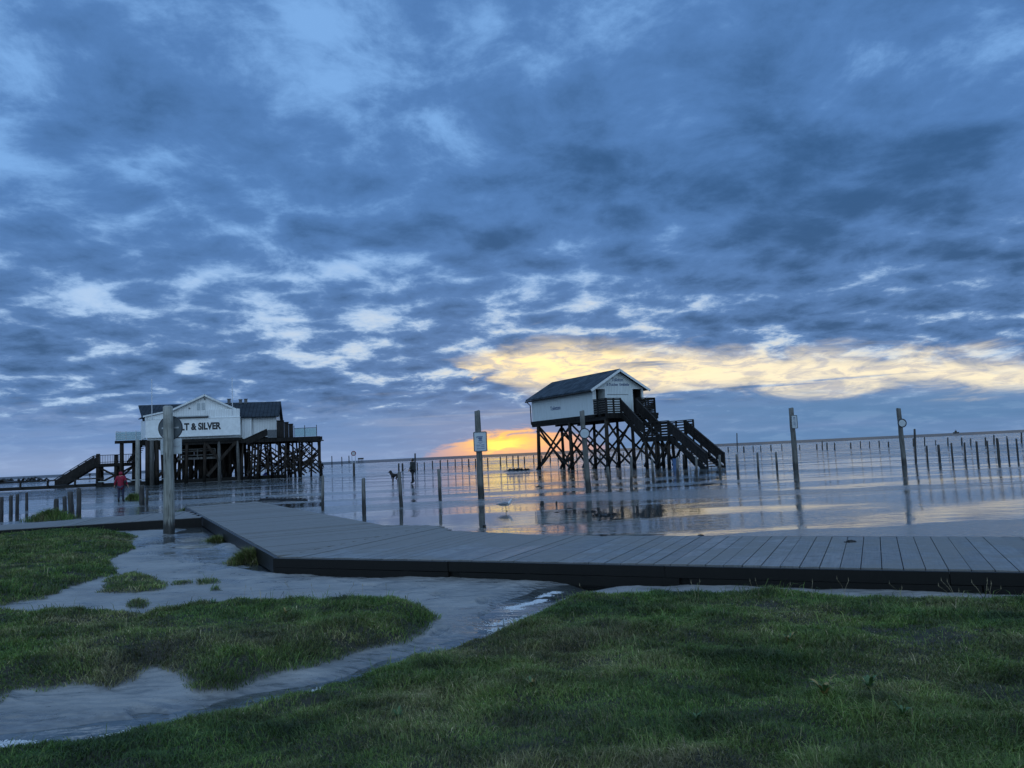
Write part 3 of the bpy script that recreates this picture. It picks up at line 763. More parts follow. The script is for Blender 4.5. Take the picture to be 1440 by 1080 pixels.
# ------------------------------------------------------------------ lettering
def lettering(name, text, mat_, parent, width, height, loc, rz=0.0, bold=.02, depth=.02):
    cu = bpy.data.curves.new(name, 'FONT'); cu.body = text; cu.align_x = 'LEFT'; cu.offset = bold; cu.extrude = depth; cu.size = 1
    t = bpy.data.objects.new(name, cu); COL.objects.link(t)
    bpy.context.view_layer.update()
    me = bpy.data.meshes.new_from_object(t.evaluated_get(bpy.context.evaluated_depsgraph_get()))
    bpy.data.objects.remove(t)
    n = len(me.vertices); co = np.empty(n * 3); me.vertices.foreach_get('co', co); co = co.reshape(-1, 3)
    lo, hi = co.min(0), co.max(0)
    co[:, 0] = (co[:, 0] - lo[0]) / (hi[0] - lo[0]) * width; co[:, 1] = (co[:, 1] - lo[1]) / (hi[1] - lo[1]) * height
    out = np.stack([co[:, 0], -co[:, 2], co[:, 1]], 1)
    me.vertices.foreach_set('co', out.ravel()); me.update(); me.materials.clear(); me.materials.append(mat_); me.name = name
    o = bpy.data.objects.new(name, me); COL.objects.link(o); o.parent = parent; o.location = loc; o.rotation_euler = (0, 0, rz)
    return o

# ------------------------------------------------------------------ stilt hut with the stairs
def stilt(parent, x, y, ztop, r, mt=STILTW, lean=(0, 0), name='stilt', n=9):
    p = MB(); p.tube([(x + lean[0], y + lean[1], -.6), (x + lean[0] * .5, y + lean[1] * .5, ztop * .5), (x, y, ztop)], [r * 1.12, r, r * .9], n, .04)
    return p.build(name, mt, parent, True)
def brace(parent, p, q, w=.09, h=.26, mt=STILTW):
    b = MB(); b.beam(p, q, w, h); return b.build('brace', mt, parent)
def railing(parent, p, q, h, nslat, sl_h, mt=RAILW, post_every=1.4, name='railing', thick=.05):
    p, q = Vector(p), Vector(q); r = MB(); L = (q - p).length; n = max(1, round(L / post_every))
    for i in range(n + 1):
        a = p.lerp(q, i / n); r.beam(a - Vector((0, 0, .1)), a + Vector((0, 0, h)), .11, .11)
    dd = (q - p).normalized(); side = Vector((-dd.y, dd.x, 0)).normalized() * .07
    for k in range(nslat):
        z = h * (k + .6) / nslat
        r.beam(p + side + Vector((0, 0, z)), q + side + Vector((0, 0, z)), thick, sl_h)
    r.beam(p + Vector((0, 0, h + .03)), q + Vector((0, 0, h + .03)), .16, .06)
    return r.build(name, mt, parent)

def make_hut():
    t = thing('stilt_hut', 'small white hut on crossed timber stilts with dark pitched roof and long slatted staircase', 'stilt house', (6.625, 63.5, 0), R(28))
    L, W, F_, E_, RG = 10.35, 5.2, 4.52, 6.70, 8.18
    xs, ys = (0.05, 2.6, 5.1), (-1.65, 3.9, 9.4)
    for i, x in enumerate(xs):
        for j, y in enumerate(ys): stilt(t, x, y, 4.05, .17 if i == 0 else .14, lean=(random.uniform(-.08, .08), random.uniform(-.08, .08)))
    for i, x in enumerate(xs):                       # paired diagonal planks
        for a, b in ((ys[0], ys[1]), (ys[1], ys[2])):
            for s, o in ((-.18, .0), (.18, .32))[:2 if i == 0 else 1]:
                brace(t, (x + s, a, .15 + o), (x + s, b, 3.6 + o), .06, .17); brace(t, (x + s + .07, b, .15 + o), (x + s + .07, a, 3.6 + o), .06, .17)
    for j, y in enumerate(ys):
        if j == 1: continue
        for a, b in ((xs[0], xs[1]), (xs[1], xs[2])):
            brace(t, (a, y + .18, .2), (b, y + .18, 3.8), .06, .18); brace(t, (b, y - .18, .2), (a, y - .18, 3.8), .06, .18)
    for x in xs:
        for y in ys:
            brace(t, (x - .5, y - .1, -.2), (x + .05, y, .75), .12, .2)
    f = MB()
    for x in xs: f.beam((x, -1.85, 4.12), (x, L + .05, 4.12), .2, .26)
    for k in range(14): f.beam((-.1, -1.8 + k * .92, 4.36), (W + .05, -1.8 + k * .92, 4.36), .1, .22)
    f.box(-.02, W + .02, .02, L, 4.47, 4.52); f.box(-.1, 0, -.2, L + .05, 4.24, 4.515)
    f.build('floor_frame', TARW, t)
    w = MB()
    w.box(0, .12, .12, L - .12, F_, E_)                                    # long side facing the sand
    w.box(W - .12, W, .12, L - .12, F_, E_)
    g = [(0, F_), (W, F_), (W, E_), (W / 2, RG), (0, E_)]
    w.prism(g, L - .12, L)
    w.build('wall', WHITE2, t)
    fr = MB(); D = 6.63
    for a, b in ((0, .30), (1.22, 4.07), (5.03, W)): fr.box(a, b, 0, .12, F_, D)
    fr.prism([(0, D), (W, D), (W, E_), (W / 2, RG), (0, E_)], 0, .12)
    fr.build('gable_wall', WHITE2, t)
    for a, b in ((.30, 1.22), (4.07, 5.03)):
        d = MB(); d.box(a - .01, b + .01, 1.0, 1.06, F_, D + .03); d.build('door_recess', DOORD, t)
        d = MB(); d.box(b, b + .06, .121, 1.0, F_, D); d.box(a - .06, a, .121, 1.0, F_, D); d.build('door_jamb', WHITE2 if a < 1 else DOORD, t)  # right door's jambs coloured near black as shade in the opening
        d = MB(); d.box(a - .09, a, -.03, -.002, F_, D + .09); d.box(b, b + .09, -.03, -.002, F_, D + .09); d.box(a, b, -.03, -.002, D, D + .09); d.build('door_frame', TRIM, t)
    s = MB(); s.box(1.45, 3.6, -.02, -.002, 6.15, 6.19); s.build('wall_rail', GREYT, t)
    for sgn in (-1, 1):
        r = MB(); e = .42
        x0, x1 = W / 2, W / 2 + sgn * (W / 2 + e); z0 = RG + .03; z1 = z0 - (RG - E_) / (W / 2) * (W / 2 + e)
        nrm = .11
        vs = [(x0, -.42, z0), (x1, -.42, z1), (x1, L + .4, z1), (x0, L + .4, z0)]
        r.add(vs + [(x, y, z + nrm) for x, y, z in vs], [(3, 2, 1, 0), (4, 5, 6, 7), (0, 1, 5, 4), (1, 2, 6, 5), (2, 3, 7, 6), (3, 0, 4, 7)])
        r.build('roof', ROOF2, t)
        b = MB(); b.beam((x0, -.45, z0 - .02), (x1, -.45, z1 - .02), .05, .19); b.build('barge_board', TRIM, t)
    gt = MB(); gt.tube([(-.47, -.4, 6.42), (-.47, L + .35, 6.40)], [.07, .07], 8)
    gt.tube([(-.45, L + .1, 6.36), (-.10, L + .1, 6.05), (-.08, L + .1, 4.3), (.1, L + .1, 4.05)], [.05] * 4, 7); gt.build('gutter_pipe', RAILW, t)
    for x, y in ((-.01, -.012), (W - .10, -.012)): cb = MB(); cb.box(x, x + .11, y, y + .01, F_, E_ - .08); cb.build('corner_board', TRIM, t)
    cb = MB(); cb.box(-.012, -.002, .0, .11, F_, E_ - .05); cb.build('corner_board', TRIM, t)
    lettering('lettering', 'Toiletten', BLUEP, t, 1.15, .30, (2.0, -.006, 7.28), 0, .01, .006)
    lettering('lettering', '& Duschen  Umkleide', BLUEP, t, 2.3, .24, (1.45, -.006, 6.90), 0, .015, .006)
    lettering('lettering', 'Toiletten', BLUEP, t, 1.75, .36, (-.006, 6.95, 5.32), R(-90), .01, .006)
    d = MB(); d.box(-.02, 4.95, -1.8, -.03, 4.47, 4.53)
    for y in (-1.78, -.95, -.15): d.beam((-.05, y, 4.32), (5.0, y, 4.32), .12, .3)
    d.beam((0, -1.86, 4.3), (4.95, -1.86, 4.3), .07, .42); d.build('deck', TARW, t)
    r = MB()
    for k in range(6): r.box(-.04, 0, -1.8, -.06, 4.55 + k * .19, 4.55 + k * .19 + .172)
    r.box(-.07, .04, -1.87, -1.76, 4.2, 5.72); r.box(-.07, .05, -1.88, -.05, 5.70, 5.75); r.build('side_screen', RAILW, t)
    railing(t, (.05, -1.82, 4.53), (1.45, -1.82, 4.53), 1.15, 6, .10, post_every=.75)
    railing(t, (3.05, -1.82, 4.53), (4.92, -1.82, 4.53), 1.15, 6, .11, post_every=.95)
    railing(t, (4.92, -1.82, 4.53), (4.92, -.1, 4.53), 1.15, 7, .13, post_every=.9)
    # two flights straight out from the deck with a landing between them
    Y0, Z0, Y1, ZL, Y2, Y3 = -1.88, 4.5, -4.7, 2.42, -7.7, -11.55
    for x in (1.42, 3.02):
        for (a, za, b, zb) in ((Y0, Z0, Y1, ZL), (Y2, ZL, Y3, -.05)):
            sg = MB(); sg.beam((x, a, za - .15), (x, b, zb - .15), .09, .36); sg.build('stringer', TARW, t)
            h = MB(); h.beam((x, a, za + 1.1), (x, b, zb + 1.05), .13, .07)
            n = 4 if za > 3 else 5
            for k in range(1, 5): h.beam((x, a, za + .15 + k * .2), (x, b, zb + .12 + k * .2), .035, .15)
            for k in range(n + 1):
                u = k / n; y = a + (b - a) * u; z = za + (zb - za) * u; h.beam((x + .05, y, z - .25), (x + .05, y, z + 1.08), .1, .1)
            h.build('stair_railing', RAILW, t)
    for (a, za, b, zb, n) in ((Y0, Z0, Y1, ZL, 12), (Y2, ZL, Y3, 0, 14)):
        tr = MB()
        for k in range(n):
            u = (k + .5) / n; y = a + (b - a) * u; z = za + (zb - za) * u; tr.box(1.46, 2.98, y - .16, y + .14, z - .03, z + .03)
        tr.build('treads', RAILW, t)
    ld = MB(); ld.box(1.35, 3.1, Y2, Y1, ZL - .06, ZL)
    for x in (1.4, 3.05): ld.beam((x, Y2, ZL - .22), (x, Y1 + .25, ZL - .22), .14, .32)
    ld.build('landing', TARW, t)
    railing(t, (1.42, Y1, ZL), (1.42, Y2, ZL), 1.08, 5, .10, post_every=.9); railing(t, (3.02, Y1, ZL), (3.02, Y2 - .9, ZL), 1.08, 5, .10, post_every=.9)
    for x in (1.42, 3.02):
        for y in (Y1 - .15, -6.1, Y2 + .15): stilt(t, x, y, ZL - .3, .13, lean=(random.uniform(-.06, .06), random.uniform(-.05, .05)))
        brace(t, (x - .15, Y1, .15), (x - .15, -6.1, ZL - .4), .07, .18); brace(t, (x + .15, Y1, ZL - .4), (x + .15, -6.1, .15), .07, .18)
        brace(t, (x - .15, -6.1, .15), (x - .15, Y2, ZL - .4), .07, .18); brace(t, (x + .15, Y2 - .7, .1), (x + .15, -6.1, ZL - .4), .07, .18)
    stilt(t, 3.02, -9.2, 1.0, .12); stilt(t, 1.42, -9.2, 1.0, .12)
    return t
make_hut()

# ------------------------------------------------------------------ restaurant on stilts
def make_restaurant():
    t = thing('stilt_restaurant', 'large white restaurant on dark stilts with lettered sign front, dark roof and two flagpoles', 'stilt house', (-40.38, 84.5, 0), R(14))
    # floor and decks
    f = MB(); f.box(-.2, 9.9, .15, 11, 4.55, 4.85); f.box(-2.2, -.2, 6.5, 11, 4.6, 4.85)
    for y in (.4, 3.4, 6.4, 9.4): f.beam((-.2, y, 4.4), (10, y, 4.4), .25, .32)
    f.build('floor_frame', TARW, t)
    f = MB(); f.box(9.9, 18.5, -.45, 8.2, 4.5, 4.64)
    for k in range(8): f.beam((10.0 + k * 1.2, -.55, 4.38), (10.0 + k * 1.2, 8.2, 4.38), .12, .25)
    f.beam((9.9, -.5, 4.40), (18.75, -.5, 4.40), .1, .40); f.beam((9.9, 3.5, 4.2), (18.6, 3.5, 4.2), .2, .3); f.beam((16, -.75, 4.12), (18.9, -.75, 4.12), .12, .12)
    f.build('deck', TARW, t)
    # body
    w = MB(); w.box(.1, 13.6, 1.6, 10.2, 4.86, 7.2)
    w.build('wall', WHITE, t)
    for x0 in (.1, 13.48):
        gw = MB()
        vs = [(x0, 1.6, 7.2), (x0, 10.2, 7.2), (x0, 5.9, 9.0), (x0 + .12, 1.6, 7.2), (x0 + .12, 10.2, 7.2), (x0 + .12, 5.9, 9.0)]
        gw.add(vs, [(0, 1, 2), (5, 4, 3), (0, 3, 4, 1), (1, 4, 5, 2), (2, 5, 3, 0)])
        gw.build('end_gable', WHITE, t)
    for sgn in (-1, 1):
        r = MB(); yr, zr = 5.9, 9.12; ye = yr + sgn * 5.0; ze = 7.08 if sgn < 0 else 7.08
        vs = [(-2.05, yr, zr), (13.95, yr, zr), (13.95, ye, ze), (-.55 if sgn < 0 else -2.05, ye, ze)]
        r.add(vs + [(x, y, z + .14) for x, y, z in vs], [(3, 2, 1, 0), (4, 5, 6, 7), (0, 1, 5, 4), (1, 2, 6, 5), (2, 3, 7, 6), (3, 0, 4, 7)])
        rf = r.build('roof', ROOF1, t)
        if sgn < 0:
            for cx, hh in ((8.0, .45), (9.3, .35), (9.9, .4)):
                c = MB(); c.box(cx - .17, cx + .17, 5.5, 5.85, 8.6, 9.2 + hh); c.box(cx - .22, cx + .22, 5.45, 5.9, 9.2 + hh, 9.27 + hh); c.build('vent', GREYT, rf)
    # gabled front block
    g = MB(); g.prism([(2.35, 4.9), (9.5, 4.9), (9.5, 8.0), (9.0, 8.2), (5.98, 9.72), (2.35, 8.05)], .62, 1.58); g.build('front_gable', WHITE, t)
    for a, b in (((5.98, 9.86), (2.1, 8.06)), ((5.98, 9.86), (9.35, 8.14))):
        r = MB(); vs = [(a[0], .3, a[1] - .1), (b[0], .3, b[1] - .1), (b[0], 5.9, b[1] - .1), (a[0], 5.9, a[1] - .1)]
        r.add(vs + [(x, y, z + .12) for x, y, z in vs], [(3, 2, 1, 0), (4, 5, 6, 7), (0, 1, 5, 4), (1, 2, 6, 5), (2, 3, 7, 6), (3, 0, 4, 7)]); r.build('gable_roof', ROOF1, t)
        b2 = MB(); b2.beam((a[0], .27, a[1] - .1), (b[0], .27, b[1] - .1), .05, .2); b2.build('barge_board', TRIM, t)
    for x in (5.12, 5.62):
        v = MB(); v.box(x, x + .36, .585, .615, 8.12, 8.92)
        for k in range(7): v.box(x + .03, x + .33, .565, .58, 8.17 + k * .105, 8.23 + k * .105)
        v.build('louvre', SIGNP, t)
    v = MB(); v.tube([(5.98, .60, 9.35), (5.98, .56, 9.35)], [.1, .1], 10); v.build('gable_lamp', GREYT, t)
    v = MB(); v.tube([(4.35, .60, 8.35), (4.35, .5, 8.35)], [.08, .08], 10); v.build('gable_lamp', GREYT, t)
    p = MB(); p.box(6.42, 9.72, .14, .60, 7.14, 8.12); p.build('parapet', WHITE, t)
    c = MB(); c.prism([(2.4, 7.25), (6.36, 7.25), (6.36, 7.44), (2.4, 7.40)], -.25, .6); c.build('canopy', GREYT, t)
    c = MB(); c.box(2.38, 6.38, -.30, -.26, 7.36, 7.47); c.build('canopy_edge', SIGNP, t)
    # lean-to on the left, chamfered towards the back
    pr = MB()
    vs = [(-.35, .2, 7.50), (2.4, .2, 8.06), (2.4, 5.5, 8.25), (-2.2, 6.6, 7.62)]
    pr.add(vs + [(x, y, z + .1) for x, y, z in vs], [(3, 2, 1, 0), (4, 5, 6, 7), (0, 1, 5, 4), (1, 2, 6, 5), (2, 3, 7, 6), (3, 0, 4, 7)]); pr.build('lean_to_roof', ROOF1, t)
    e = MB(); e.beam((-.38, .17, 7.55), (2.42, .17, 8.11), .05, .17); e.build('lean_to_edge', TRIM, t)
    e = MB(); e.box(.02, 2.34, .3, .4, 4.9, 7.5); e.add([(.02, .3, 7.5), (2.34, .3, 7.5), (2.34, .3, 7.98), (.02, .4, 7.5), (2.34, .4, 7.5), (2.34, .4, 7.98)], [(0, 1, 2), (5, 4, 3), (0, 2, 5, 3), (1, 4, 5, 2)]); e.build('lean_to_wall', WHITE, t)
    sb = MB(); sb.box(.0, 9.79, -.02, .12, 5.2, 7.12); sg = sb.build('sign_board', SIGNW, t)
    lettering('lettering', 'SALT & SILVER', BLACKP, sg, 5.15, .82, (2.60, -.025, 5.85), 0, .045, .012)
    sb = MB()
    a, b = Vector((-.02, .0)), Vector((-2.05, 7.4)); n_ = Vector((b - a).normalized()); nn = Vector((-n_.y, n_.x)) * .06
    for z0, z1 in ((5.2, 7.45),):
        q = [a - nn, b - nn, b + nn, a + nn]
        sb.add([(v.x, v.y, z0) for v in q] + [(v.x, v.y, z1) for v in q], [(3, 2, 1, 0), (4, 5, 6, 7), (0, 1, 5, 4), (1, 2, 6, 5), (2, 3, 7, 6), (3, 0, 4, 7)])
    sb.build('side_panel', SIGNW, t)
    fm = MB(); fm.box(-.04, 9.83, -.05, .15, 5.14, 5.19); fm.box(-.04, 9.83, -.05, .15, 7.13, 7.17); fm.build('sign_frame', TRIM, sg)
    # flagpoles
    for x, zb in ((.55, 7.2), (8.96, 8.0)):
        fp = MB(); fp.tube([(x, .15, zb - .6), (x, .15, 11.55)], [.05, .03], 8); fp.tube([(x, .15, 11.55), (x, .15, 11.65)], [.06, .05], 8); fp.build('flagpole', POLEW, t)
    # right wing wall, its door line and stair up to the deck
    d = MB(); d.box(9.85, 10.9, 1.2, 1.59, 4.7, 7.15); d.build('wing_wall', WHITE, t)
    d = MB(); d.box(11.0, 11.04, 1.56, 1.59, 4.9, 7.1); d.build('wall_seam', GREYT, t)
    st = MB(); st.beam((10.4, -.62, 4.3), (12.8, -.62, 5.35), .06, .75); st.build('ramp_side', TARW, t)
    st = MB(); st.box(12.75, 13.75, -.66, -.6, 4.65, 5.55); st.build('deck_screen', GREYT, t)
    for k, (x0, x1, zt) in enumerate(((13.72, 14.5, 6.62), (14.55, 15.0, 6.42), (15.05, 15.5, 6.2))):
        cb = thing('deck_cabinet', ('tallest dark cabinet on the restaurant deck, next to the white wall', 'middle one of three dark cabinets on the restaurant deck', 'lowest dark cabinet on the restaurant deck, next to the glass rail')[k], 'cabinet', (0, 0, 0), 0, 'dark cabinets on the restaurant deck')
        M4 = Matrix.Translation((-40.38, 84.5, 0)) @ Matrix.Rotation(R(14), 4, 'Z'); cb.matrix_world = M4 @ Matrix.Translation((x0, -.1, 4.64))
        q = MB(); q.box(0, x1 - x0, 0, .8, 0, zt - 4.64 - .08); q.build('body', TARW, cb)
        q = MB(); q.box(-.03, x1 - x0 + .03, -.05, .83, zt - 4.64 - .08, zt - 4.64); q.build('lid', RAILW, cb)
        q = MB(); q.box(.05, x1 - x0 - .05, -.03, -.002, .1, zt - 4.64 - .2); q.build('door', RAILW, cb)
    gl = MB()
    for x in (15.6, 16.78, 18.1): gl.box(x, x + .07, -.45, -.38, 4.6, 5.95)
    gl.beam((15.6, -.41, 5.62), (18.15, -.41, 5.66), .05, .05); gl.build('glass_rail', RAILW, t)
    gp_ = MB(); gp_.box(15.7, 18.1, -.42, -.40, 4.68, 5.6); gp_.build('rail_pane', GLASS, t)
    # stilts below the building
    ns = 0
    for x in (.35, 1.4, 2.3, 3.2, 4.1, 5.2, 6.1, 7.5, 8.5, 9.4):
        for y in (.4, 3.4, 6.4, 9.4):
            if y == .4 and x in (1.4, 3.2, 5.2, 8.5): continue
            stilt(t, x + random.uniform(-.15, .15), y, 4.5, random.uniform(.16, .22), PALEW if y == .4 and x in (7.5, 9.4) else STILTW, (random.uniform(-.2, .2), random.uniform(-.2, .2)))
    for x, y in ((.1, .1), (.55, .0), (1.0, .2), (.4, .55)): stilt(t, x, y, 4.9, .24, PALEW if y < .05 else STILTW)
    k = 0
    for i in range(10):
        for y in (-.1, 2.0, 4.4, 6.8):
            x = 10.2 + i * .89
            if i > 6 and y > 4: continue
            stilt(t, x + random.uniform(-.3, .3), y, 4.4, random.uniform(.085, .125), STILTW, (random.uniform(-.4, .4), random.uniform(-.3, .3)))
    for y in (-.1, 2.0, 4.4, 6.8):                   # lattice of thin crossing braces
        for i in range(8):
            x = 10.2 + i * .95 + random.uniform(-.2, .2); w_ = random.choice((1.5, 1.9)); zc_ = random.uniform(.9, 1.5)
            for k in range(3 if y < 4 else 2):
                za, zb = zc_ + k * 1.1 - .7, zc_ + k * 1.1 + random.uniform(.5, 1.0)
                if random.random() < .5: za, zb = zb, za
                brace(t, (x, y + .15, za), (min(x + w_, 18.5), y + .15, min(zb, 4.3)), .06, random.uniform(.12, .19))
    for i in range(9):
        x = 10.3 + i * .97; brace(t, (x + .15, -.1, random.uniform(.4, 1)), (x + .15, 4.4, random.uniform(3.2, 4.2)), .06, .15)
    # heavy braces and the half-height platform under the middle
    for p_, q_ in (((.9, .3, 4.4), (2.9, .3, 2.5)), ((2.9, .3, 2.7), (1.0, .3, .8)), ((7.5, .3, 2.4), (6.1, .3, 4.3)), ((7.5, .3, 2.4), (9.3, .3, 4.4)), ((7.5, .3, 2.2), (6.2, .3, .7)),
                   ((4.1, 3.5, .5), (6.1, 3.5, 4.3)), ((6.1, 3.6, .5), (4.1, 3.6, 4.3)), ((2.3, 3.5, .5), (4.1, 3.5, 4.3)), ((7.5, 3.5, 4.3), (9.4, 3.5, .5)), ((2.3, 6.5, 4.3), (4.1, 6.5, .5)),
                   ((6.1, 6.5, 4.3), (7.5, 6.5, .5)), ((7.5, 6.6, 4.3), (9.4, 6.6, .6)), ((4.1, 9.5, .5), (6.1, 9.5, 4.3)), ((.4, 9.5, .5), (2.3, 9.5, 4.3)), ((7.5, 9.5, .5), (9.4, 9.5, 4.3))):
        brace(t, p_, q_, .12, .32)
    pf = MB(); pf.box(3.2, 7.0, .6, 3.2, 2.68, 2.80); pf.beam((3.1, .55, 2.72), (7.1, .55, 2.72), .1, .24); pf.build('lower_platform', PALEW, t)
    railing(t, (3.3, .62, 2.8), (7.0, .62, 2.8), .92, 2, .10, PALEW, 1.8)
    sc = MB()  # dark boards added to stand in for the blackness under the floor
    for k in range(16): sc.box(3.4 + k * .37, 3.4 + k * .37 + .35, 5.0, 5.05, 1.5 + random.uniform(0, .5), 4.55)
    sc.beam((3.4, 5.08, 3.0), (9.3, 5.08, 3.0), .06, .2); sc.build('shade_boards', TARW, t); sc = MB()
    for k in range(10): sc.box(4.3 + k * .32, 4.3 + k * .32 + .305, 7.6, 7.65, .05, 4.5)
    sc.beam((4.3, 7.68, 3.0), (7.5, 7.68, 3.0), .06, .2); sc.build('shade_boards', TARW, t)
    # platforms and stairs on the left
    pl = MB(); pl.box(-5.15, -1.6, 8.6, 11.0, 5.16, 5.30); pl.beam((-5.2, 8.55, 5.12), (-1.6, 8.55, 5.12), .1, .34); pl.build('upper_platform', TARW, t)
    rl = MB()
    for i in range(4): rl.beam((-5.1 + i * 1.1, 8.6, 5.3), (-5.1 + i * 1.1, 8.6, 6.42), .06, .06)
    for z in (5.55, 5.8, 6.05, 6.40): rl.beam((-5.1, 8.6, z), (-1.8, 8.6, z), .03, .035)
    for z in (5.55, 5.8, 6.05, 6.40): rl.beam((-5.1, 8.6, z), (-5.1, 11, z), .03, .035)
    rl.build('upper_railing', METAL, t)
    gp_ = MB(); gp_.box(-5.08, -1.8, 8.63, 8.65, 5.34, 6.3); gp_.build('rail_pane', GLASS, t)
    for x, y, zt in ((-4.5, 8.8, 5.15), (-2.6, 8.8, 5.15), (-7.6, 10.9, 3.9), (-5.6, 10.9, 3.7), (-3.6, 10.9, 5.1), (-7.6, 12.4, 2.7), (-5.6, 12.4, 2.7)):
        stilt(t, x, y, zt, .24)
    pl = MB(); pl.box(-8.05, -3.3, 10.7, 12.5, 2.45, 2.66); pl.beam((-8.05, 10.66, 2.48), (-3.3, 10.66, 2.48), .1, .42); pl.build('landing', TARW, t)
    rl = MB(); rl.beam((-8.0, 10.7, 3.70), (-3.3, 10.7, 3.70), .12, .07); rl.beam((-8.0, 10.7, 2.85), (-3.3, 10.7, 2.85), .05, .06)
    for i in range(26): rl.box(-8.0 + i * .18, -7.96 + i * .18, 10.68, 10.72, 2.66, 3.68)
    rl.build('landing_railing', RAILW, t)
    sf = MB()
    for i in range(12):
        u = i / 11; sf.box(-4.0 + u * 1.2, -3.1 + u * 1.2, 9.2, 10.2, 2.75 + u * 2.35, 2.82 + u * 2.35)
    for y in (9.2, 10.2): sf.beam((-4.0, y, 2.7), (-2.2, y, 5.2), .05, .2)
    sf.build('inner_stair', RAILW, t)
    for y in (10.75, 12.1):
        sg = MB(); sg.beam((-8.05, y, 2.5), (-12.0, y, .05), .1, .42); sg.build('stringer', TARW, t)
        hr = MB(); hr.beam((-8.05, y - .05, 3.68), (-12.35, y - .05, 1.0), .13, .08)
        for k in range(4): hr.beam((-8.05, y - .02, 2.85 + k * .2), (-12.2, y - .02, .25 + k * .2), .04, .19)
        for k in range(6): u = k / 5; hr.beam((-8.1 - u * 4.1, y, 2.3 - u * 2.3), (-8.1 - u * 4.1, y, 3.66 - u * 2.6), .12, .12)
        hr.build('stair_railing', RAILW, t)
    tr = MB()
    for k in range(15): u = (k + .5) / 15; tr.box(-8.05 - u * 3.95 - .15, -8.05 - u * 3.95 + .15, 10.8, 12.05, 2.5 - u * 2.45, 2.56 - u * 2.45)
    tr.build('treads', RAILW, t)
    for p_, q_ in (((-7.6, 10.9, 2.3), (-5.6, 10.9, 1.1)), ((-7.6, 10.9, .3), (-5.6, 10.9, 1.3)), ((-5.6, 10.9, 1.2), (-3.6, 10.9, 2.3)), ((-5.6, 10.9, .4), (-3.6, 10.9, 2.3)), ((-5.6, 10.9, 1.3), (-3.6, 10.9, .3))):
        brace(t, p_, q_, .1, .22)
    return t
make_restaurant()

def low_walkway():
    t = thing('low_walkway', 'low dark timber walkway with a bar rail leading to the foot of the restaurant stairs', 'walkway')
    A_, B_, C_ = Vector((-66, 86.0)), Vector((-47.0, 87.0)), Vector((-27, 91))
    d = MB(); d.beam((*A_, .26), (*B_, .26), 1.4, .36); d.beam((*B_, .22), (*C_, .22), 1.3, .40); d.build('deck', TARW, t)
    b = MB(); b.beam((-58, 85.4, 1.0), (-46.0, 86.3, 1.0), .12, .14)
    for k in range(5): b.beam((-57.8 + k * 2.9, 85.42 + k * .22, .2), (-57.8 + k * 2.9, 85.42 + k * .22, 1.0), .16, .16)
    b.build('bar_rail', RAILW, t)
    b = MB(); b.beam((-46.5, 86.2, .62), (-38.8, 87.7, .62), .5, .08); b.build('pale_board', SIGNP, t)
low_walkway()

# ------------------------------------------------------------------ posts and signs
def post_mesh(parent_or_none, name, base, top, r0, r1, mt, n=10, sink=.5, jag=True):
    d = top - base; pts = [Vector((0, 0, -sink)) - d.normalized() * 0]
    rads = [r0 * 1.03]; m_ = 7
    pts[0] = -d.normalized() * sink
    for i in range(m_ + 1):
        u = i / m_; pts.append(d * u + Vector((random.uniform(-1, 1), random.uniform(-1, 1), 0)) * r0 * .06); rads.append(r0 + (r1 - r0) * u + random.uniform(-.04, .04) * r0)
    pts.append(d * 1.0 + d.normalized() * r1 * .18); rads.append(r1 * .72)
    b = MB(); b.tube(pts, rads, n, .05); o = b.build(name, mt, parent_or_none, True)
    return o
def px_post(bx, by, tx, ty, wpx, mt, name, label, cat, group=None, n=10):
    base = at(bx, by, 0.0); base.z = min(0, ground_z(base.x, base.y)); top = dep(tx, ty, base.y); r = wpx * base.length / FPX / 2
    o = post_mesh(None, name, base, top, r * 1.06, r * .94, mt, n); o.location = base
    return tag(o, label, cat, group), base, top, r

def sign_post(bx, by, tx, ty, wpx, label, mt=None):
    base = at(bx, by, 0.0); base.z = min(0, ground_z(base.x, base.y)); top = dep(tx, ty, base.y); r = wpx * base.length / FPX / 2
    t = thing('sign_post', label, 'sign post', base, 0, 'tall timber sign posts')
    post_mesh(t, 'post', base, top, r * 1.06, r * .94, mt or TALLW, 14)
    return t, base, top, r
def disc(name, mt, parent, c, r, y0, y1, n=36):
    b = MB(); b.tube([(c[0], y0, c[1]), (c[0], y1, c[1])], [r, r], n); return b.build(name, mt, parent)
def ring(name, mt, parent, c, r0, r1, y0, y1, n=40):
    V = []; Fc = []
    for i in range(n):
        a = 2 * math.pi * i / n
        for rr, y in ((r0, y0), (r1, y0), (r1, y1), (r0, y1)): V.append((c[0] + math.cos(a) * rr, y, c[1] + math.sin(a) * rr))
    for i in range(n):
        j = (i + 1) % n
        for k in range(4): Fc.append((i * 4 + k, j * 4 + k, j * 4 + (k + 1) % 4, i * 4 + (k + 1) % 4))
    return MB().add(V, Fc).build(name, mt, parent)
def local(base, px, py, dy=0):
    q = dep(px, py, base.y + dy); return (q.x - base.x, q.z - base.z)

